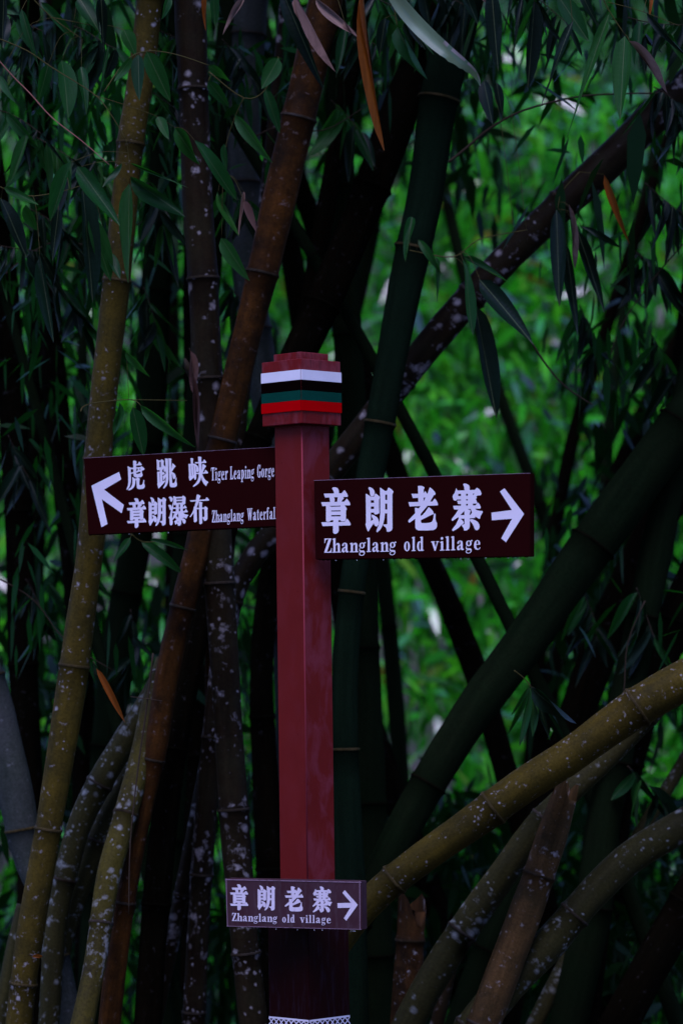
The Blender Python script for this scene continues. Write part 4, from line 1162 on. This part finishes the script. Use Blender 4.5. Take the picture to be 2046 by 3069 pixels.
G_, D_, B_, O_, Y_ = 'leaf', 'leafdark', 'leafbright', 'leafdry', 'leafpale'
spray('olive twig slanting from the left edge with broad leaves drooping over the olive gold culm', 12.0,
      [[(-20, 82), (60, 115), (120, 155), (215, 215), (250, 255), (290, 320)], [(290, 320), (296, 360), (299, 408)], [(215, 218), (300, 245), (362, 268), (400, 292)]],
      [(362, 268, 387, 317, 22, G_), (402, 293, 459, 379, 34, G_), (447, 322, 548, 458, 26, G_, 1), (300, 405, 422, 499, 34, G_), (298, 420, 293, 648, 34, B_, 0),
       (178, 382, 276, 517, 40, G_), (165, 370, 114, 507, 28, G_), (300, 375, 430, 430, 7, G_), (280, 375, 238, 430, 12, G_)])
spray('short twig bearing three broad dark leaves above the branch fork of the olive gold culm', 11.9,
      [[(240, 210), (290, 140), (335, 118), (400, 124), (480, 150)]],
      [(337, 118, 392, 234, 40, G_, 0), (318, 125, 320, 230, 30, G_, 0), (303, 131, 263, 188, 19, G_)])
spray('bare reddish twig slanting down from the left edge', 11.9, [[(-20, 118), (30, 175), (70, 215), (120, 270), (190, 325), (252, 379)]], [], stemmat='twigred', stemw=4)
spray('cluster of leaves hanging from the top edge at upper left', 12.1,
      [[(60, -20), (120, 40), (190, 90)], [(120, 40), (220, 60)]],
      [(182, -5, 233, 78, 38, G_), (142, 138, 163, 268, 42, G_), (112, 146, 88, 240, 30, G_), (187, 153, 200, 262, 24, G_), (285, 68, 312, 128, 32, G_), (232, -10, 240, 120, 26, D_),
       (10, -10, 5, 110, 24, D_), (50, 20, 85, 150, 20, G_), (75, 70, 70, 160, 18, D_), (95, 5, 175, 95, 20, G_), (0, 175, 35, 235, 20, B_)])
spray('pale and orange dead leaves hanging from the top edge above the lichen patched culm', 11.9,
      [[(500, -30), (540, -10), (600, -15)]],
      [(562, -10, 511, 80, 27, Y_, 4), (468, -20, 473, 72, 20, O_, 4), (488, -30, 495, 62, 20, G_), (390, -5, 372, 45, 20, G_)])
spray('long dark leaves crossing the top of the brown culm', 11.95,
      [[(600, -60), (650, -25), (720, -10), (780, -40)]],
      [(648, -22, 743, 207, 34, D_, 0), (680, -12, 767, 165, 13, Y_, 4), (724, -6, 818, 82, 32, Y_, 2), (790, 48, 824, 88, 20, Y_, 4)])
spray('slender twig with drooping leaves between the lichen patched culm and the brown culm', 12.3,
      [[(480, 165), (560, 225), (610, 205), (640, 130)], [(560, 225), (540, 268), (520, 330), (515, 400)]],
      [(540, 264, 624, 374, 28, B_, 0), (640, 134, 601, 204, 36, G_), (608, 203, 643, 306, 24, G_), (478, 186, 526, 246, 26, G_), (480, 150, 530, 190, 22, G_), (515, 330, 520, 392, 14, G_), (500, 440, 545, 540, 14, G_), (560, 440, 548, 545, 14, Y_, 4), (560, 460, 590, 535, 20, 'sheath', 2), (508, 546, 572, 645, 34, G_)])
spray('leafy twig in deep shade at the left edge below the slanting olive twig', 12.2,
      [[(-20, 420), (60, 450), (140, 440), (190, 425)]],
      [(2, 455, 64, 588, 30, D_), (190, 428, 216, 694, 40, D_, 0), (205, 500, 256, 645, 42, G_), (248, 580, 277, 640, 22, G_), (92, 588, 122, 785, 24, D_), (60, 470, 85, 530, 24, G_), (135, 480, 120, 600, 24, D_), (10, 430, 90, 470, 20, G_), (150, 400, 130, 500, 20, D_)])
spray('leaves on a thin bent twig above the characters of the left board', 12.35,
      [[(186, 945), (192, 934), (220, 925), (300, 918), (325, 932)], [(300, 918), (430, 920)]],
      [(322, 930, 447, 1028, 26, B_, 0), (305, 935, 331, 1048, 34, G_, 0), (287, 809, 343, 868, 17, B_), (275, 925, 262, 1000, 16, G_)])
spray('leaves in shade hanging below the left signboard', 12.8, [[(300, 1225), (330, 1245), (380, 1240)]],
      [(325, 1244, 420, 1316, 24, G_), (300, 1235, 260, 1290, 18, G_), (345, 1240, 430, 1262, 10, G_)])
spray('single very long pale green leaf reaching in from the top edge', 11.6, [[(880, -60), (890, -30), (898, -12)]],
      [])
hero = bpy.data.objects[[o.name for o in col.objects if o.name.startswith('bamboo_spray')][-1]]
ribbon(hero, [(888, -40, 26), (915, 5, 34), (950, 48, 37), (990, 88, 36), (1030, 122, 31), (1062, 146, 24), (1084, 164, 17), (1096, 180, 10), (1102, 197, 2)], 11.6)
spray('long narrow orange dead leaf dangling from the top edge', 11.8, [[(825, -40), (832, -15)]], [(832, -30, 876, 344, 13, O_, 2)])
spray('dark green leaves hanging beside the long pale leaf', 12.3, [[(900, -30), (905, 20), (912, 60)]],
      [(912, 62, 978, 182, 36, G_), (885, 40, 870, 130, 20, D_)])
spray('row of dark leaves hanging from the top edge right of the long pale leaf', 12.2,
      [[(1100, -30), (1180, -15), (1300, -25)], [(1180, -15), (1230, -5)]],
      [(1128, -25, 1143, 163, 36, D_, 0), (1226, 0, 1213, 204, 32, D_, 0), (1200, -12, 1178, 112, 13, D_), (1280, -10, 1351, 94, 40, G_, 0), (1315, 48, 1235, 245, 24, D_), (1065, -20, 1100, 60, 26, D_), (1100, -5, 1140, 20, 10, Y_, 4)])
spray('olive twig at the upper right corner with two big hanging leaves and a withered one', 11.7,
      [[(1375, -25), (1395, 20), (1434, 80)], [(1395, 5), (1470, 25), (1560, 60)]],
      [(1398, 32, 1297, 310, 27, G_, 1), (1434, 82, 1422, 274, 42, G_, 0), (1444, 95, 1532, 212, 9, Y_, 4), (1484, 28, 1575, 130, 18, D_), (1493, -14, 1489, 46, 18, O_, 2), (1330, -25, 1370, 60, 20, D_)])
spray('bare brown twig arching across the bright foliage at the upper right', 13.0, [[(1030, 372), (1070, 340), (1124, 295), (1200, 254), (1310, 225), (1400, 216), (1520, 214)]], [], stemmat='twigdark', stemw=7)
spray('dark leaves dangling over the lichen covered culm at right with one rusty leaf', 12.9,
      [[(1330, 395), (1290, 440), (1280, 480)], [(1330, 395), (1385, 400)]],
      [(1277, 482, 1284, 704, 34, D_, 0), (1300, 560, 1325, 770, 24, D_), (1325, 530, 1389, 720, 30, D_), (1387, 402, 1444, 560, 28, O_, 0), (1335, 520, 1425, 568, 12, D_), (1305, 470, 1320, 620, 10, Y_, 4)])
spray('broad blackish leaves hanging right of the dark green culm', 12.7,
      [[(940, 575), (1040, 590), (1100, 550), (1210, 528)]],
      [(1100, 642, 1226, 790, 46, D_, 2), (1090, 700, 1142, 962, 40, D_, 0), (1062, 596, 1091, 768, 15, G_), (1064, 590, 1168, 646, 20, G_), (945, 498, 930, 600, 22, G_), (960, 550, 1012, 628, 18, G_), (1110, 185, 1130, 285, 32, D_), (1140, 190, 1153, 270, 20, D_), (1000, 590, 1005, 690, 12, G_)])
spray('small fan of narrow leaves above the golden culm at lower right', 12.6,
      [[(1180, 1540), (1205, 1560), (1219, 1578)]],
      [(1219, 1578, 1322, 1664, 36, D_, 4), (1219, 1580, 1163, 1692, 14, G_), (1217, 1582, 1195, 1715, 14, G_), (1222, 1582, 1226, 1690, 18, B_), (1226, 1582, 1262, 1700, 16, D_), (1215, 1578, 1172, 1645, 10, G_), (1228, 1582, 1300, 1700, 20, D_)])
spray('withered rusty leaf caught between the olive culm and the brown culm', 12.3, [[(215, 1520), (222, 1534)]], [(222, 1535, 288, 1660, 24, O_, 0)], stemmat='twigdark', stemw=3)
spray('tiny orange leaf stuck low on the olive gold culm', 12.6, [[(68, 2193), (75, 2195)]], [(74, 2196, 99, 2197, 13, O_, 0)], stemmat='twigdark', stemw=3)
spray('peeling pinkish sheath clinging to the left side of the lichen patched culm', 12.75, [[(436, 800), (437, 815)]], [(437, 805, 444, 905, 18, 'sheath', 4), (443, 860, 456, 1035, 14, 'sheath', 4)], stemmat='twigdark', stemw=3, name='dry_sheath', cat='leaf sheath', group=None)
spray('thin vine twigs tangled down beside the brown culm', 12.5, [[(352, 1500), (335, 1640), (318, 1760), (300, 1930), (296, 2100)], [(372, 1610), (300, 1600)]], [], stemmat='twigdark', stemw=5)
spray('bare twig crossing in front of the foliage at the right', 13.2, [[(1210, 770), (1255, 840), (1300, 890), (1360, 930)]], [], stemmat='twigdark', stemw=6)

# procedurally grown sprays, each still a thing of its own
def auto(label, x, y, ang, ln, n, d, mats, lw=(13, 24), ll=(75, 140)):
    rs = random.Random(int(x * 13 + y * 7))
    a = math.radians(ang)
    pts = [(x, y)]
    for i in range(1, 5):
        a += rs.uniform(-0.12, 0.2) * (1 if math.cos(a) > 0 else -1)
        pts.append((pts[-1][0] + math.cos(a) * ln / 4, pts[-1][1] + math.sin(a) * ln / 4))
    lv = []
    n += 3
    for i in range(n):
        u = (i + 1) / n * 4
        k = min(int(u), 3); f = u - k
        bx = pts[k][0] + (pts[k + 1][0] - pts[k][0]) * f; by = pts[k][1] + (pts[k + 1][1] - pts[k][1]) * f
        ang_ = math.pi / 2 + rs.uniform(-0.75, 0.75)
        l_ = rs.uniform(*ll)
        lv.append((bx, by, bx + math.cos(ang_) * l_, by + math.sin(ang_) * l_, rs.uniform(*lw) * (0.5 if rs.random() < 0.3 else 1), rs.choice(mats)))
    spray(label, d, [pts], lv, stemmat='twigdark', stemw=3.2)

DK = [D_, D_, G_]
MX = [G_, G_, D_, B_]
AUTO = [
 ('shaded spray in the top left corner', -10, 20, 20, 120, 8, 12.5, DK),
 ('dark spray beside the black culm at the upper left edge', -20, 250, 10, 130, 8, 12.6, DK),
 ('spray over the slim brown black culm under the red twig', 60, 300, 30, 120, 8, 12.6, MX),
 ('leafy spray filling the gap left of the olive gold culm near its top', 170, 60, 15, 110, 9, 12.8, DK),
 ('small spray under the two big hanging leaves of the olive twig', 190, 330, 40, 100, 7, 12.9, DK),
 ('spray between the olive gold culm and the lichen patched culm at the top', 350, 60, 30, 90, 8, 13.1, MX),
 ('dark spray behind the fork of the olive gold culm', 330, 200, 20, 110, 8, 13.2, DK),
 ('narrow leaved spray right of the fork of the olive gold culm', 340, 420, 60, 110, 8, 13.1, MX),
 ('dim spray hanging at the left edge halfway down the upper half', -15, 560, 20, 110, 8, 13.0, DK),
 ('dark spray crossing the slim brown black culm', 70, 480, 25, 120, 8, 13.1, DK),
 ('spray drooping left of the olive gold culm above the gorge board', 120, 640, 40, 110, 7, 13.3, DK),
 ('shaded spray between two left culms level with the post cap', 330, 660, 60, 120, 7, 13.5, MX),
 ('spray hanging in the gap right of the lichen patched culm', 510, 90, 40, 90, 7, 13.2, DK),
 ('spray showing past the left side of the brown culm', 510, 420, 30, 90, 7, 13.4, MX),
 ('dim spray below the grey green culm', 520, 650, 50, 90, 6, 13.8, DK),
 ('spray in the gap right of the brown culm near the top', 760, 40, 25, 120, 8, 12.9, DK),
 ('fine leaved spray left of the dark leaning culm', 760, 230, 50, 100, 6, 13.6, MX),
 ('spray over the top of the nearly black culm', 850, -10, 20, 130, 9, 12.7, DK),
 ('dense dark spray at the top edge above the long pale leaf', 960, -30, 15, 150, 10, 12.9, DK),
 ('dark spray at the top edge left of the corner twig', 1170, -30, 10, 150, 10, 12.6, DK),
 ('black shaded spray under the corner twig', 1440, 40, 20, 130, 9, 12.6, DK),
 ('dark spray at the right edge under the corner', 1500, 200, 30, 100, 9, 12.8, DK),
 ('hanging spray at the right edge below the lichen covered culm', 1480, 420, 50, 120, 10, 13.2, DK),
 ('loose dark spray right of the rusty leaf', 1440, 560, 40, 120, 9, 13.6, DK),
 ('shaded spray at the right edge level with the post cap', 1490, 760, 50, 120, 10, 13.8, DK),
 ('dark spray above the large right signboard near the right edge', 1330, 700, 60, 120, 9, 14.0, DK),
 ('spray hanging from the sweeping green culm at right', 1340, 1360, 70, 110, 8, 14.2, DK),
 ('dark spray at the right edge above the golden culm', 1460, 1350, 70, 120, 8, 13.6, DK),
 ('dim spray in the lower right below the golden culm', 1440, 1760, 50, 110, 7, 13.6, DK),
 ('small dark spray at the left edge level with the left signboard', 20, 1000, 60, 110, 7, 13.6, DK),
 ('dim spray below the gorge board left of the olive culm', 60, 1330, 50, 110, 7, 13.8, DK),
 ('shaded spray behind the olive and brown culms below the left board', 300, 1400, 80, 120, 7, 13.8, DK),
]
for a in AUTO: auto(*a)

# mid-distance leaves inside the clump, shade put into their dark colour
mid = []
for (x0, x1, y0, y1, n_m) in ((0, 620, 0, 800, 60), (1000, 1568, 0, 500, 18), (1300, 1568, 700, 1700, 90), (700, 1568, 1850, 2352, 420), (0, 620, 1300, 2352, 260), (0, 620, 300, 1300, 70), (640, 1100, 0, 420, 60)):
    for k in range(n_m):
        d = random.uniform(15, 19)
        mid.append(P(random.uniform(x0, x1) * K, random.uniform(y0, y1) * K, d))
leaf_cloud('shaded_foliage', [tuple(p) for p in mid], 6, 0.10, (0.14, 0.26), MAT['canopy'], 'leaves coloured dark for shade hanging inside the bamboo clump behind the front culms')

# finer leaves overlapping between the named sprays
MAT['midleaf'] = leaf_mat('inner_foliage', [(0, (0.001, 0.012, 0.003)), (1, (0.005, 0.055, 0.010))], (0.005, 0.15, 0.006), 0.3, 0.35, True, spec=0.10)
mid = []
for (x0, x1, y0, y1, n_m) in ((-20, 420, -20, 640, 80), (420, 800, -20, 300, 34), (820, 1568, -40, 150, 36), (1300, 1600, 150, 620, 10), (1330, 1600, 620, 1400, 9), (-20, 260, 640, 1500, 26)):
    for k in range(n_m):
        mid.append(P(random.uniform(x0, x1) * K, random.uniform(y0, y1) * K, random.uniform(13.2, 14.8)))
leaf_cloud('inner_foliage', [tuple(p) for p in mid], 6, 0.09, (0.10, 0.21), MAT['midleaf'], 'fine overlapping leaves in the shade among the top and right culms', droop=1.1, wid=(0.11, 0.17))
for lb, pl_ in (('bare dark branch slanting over the shade at the far right', [(1568, 560), (1500, 640), (1420, 760), (1380, 900)]),
                ('thin bare branch hanging through the lower right shade', [(1480, 1380), (1440, 1480), (1430, 1600), (1400, 1700)]),
                ('thin dark branch forking across the left gap below the arrow board', [(0, 1330), (80, 1380), (150, 1470), (260, 1540)]),
                ('fine bare branch crossing between the brown culm and the nearly black culm', [(560, 330), (640, 290), (740, 300), (830, 250)]),
                ('fine dark branch across the left culms under the slanting olive twig', [(0, 640), (110, 560), (230, 560), (340, 500)])):
    spray(lb, 13.3, [pl_], [], stemmat='twigdark', stemw=4, name='bare_branch', cat='branch', group='bare branches')
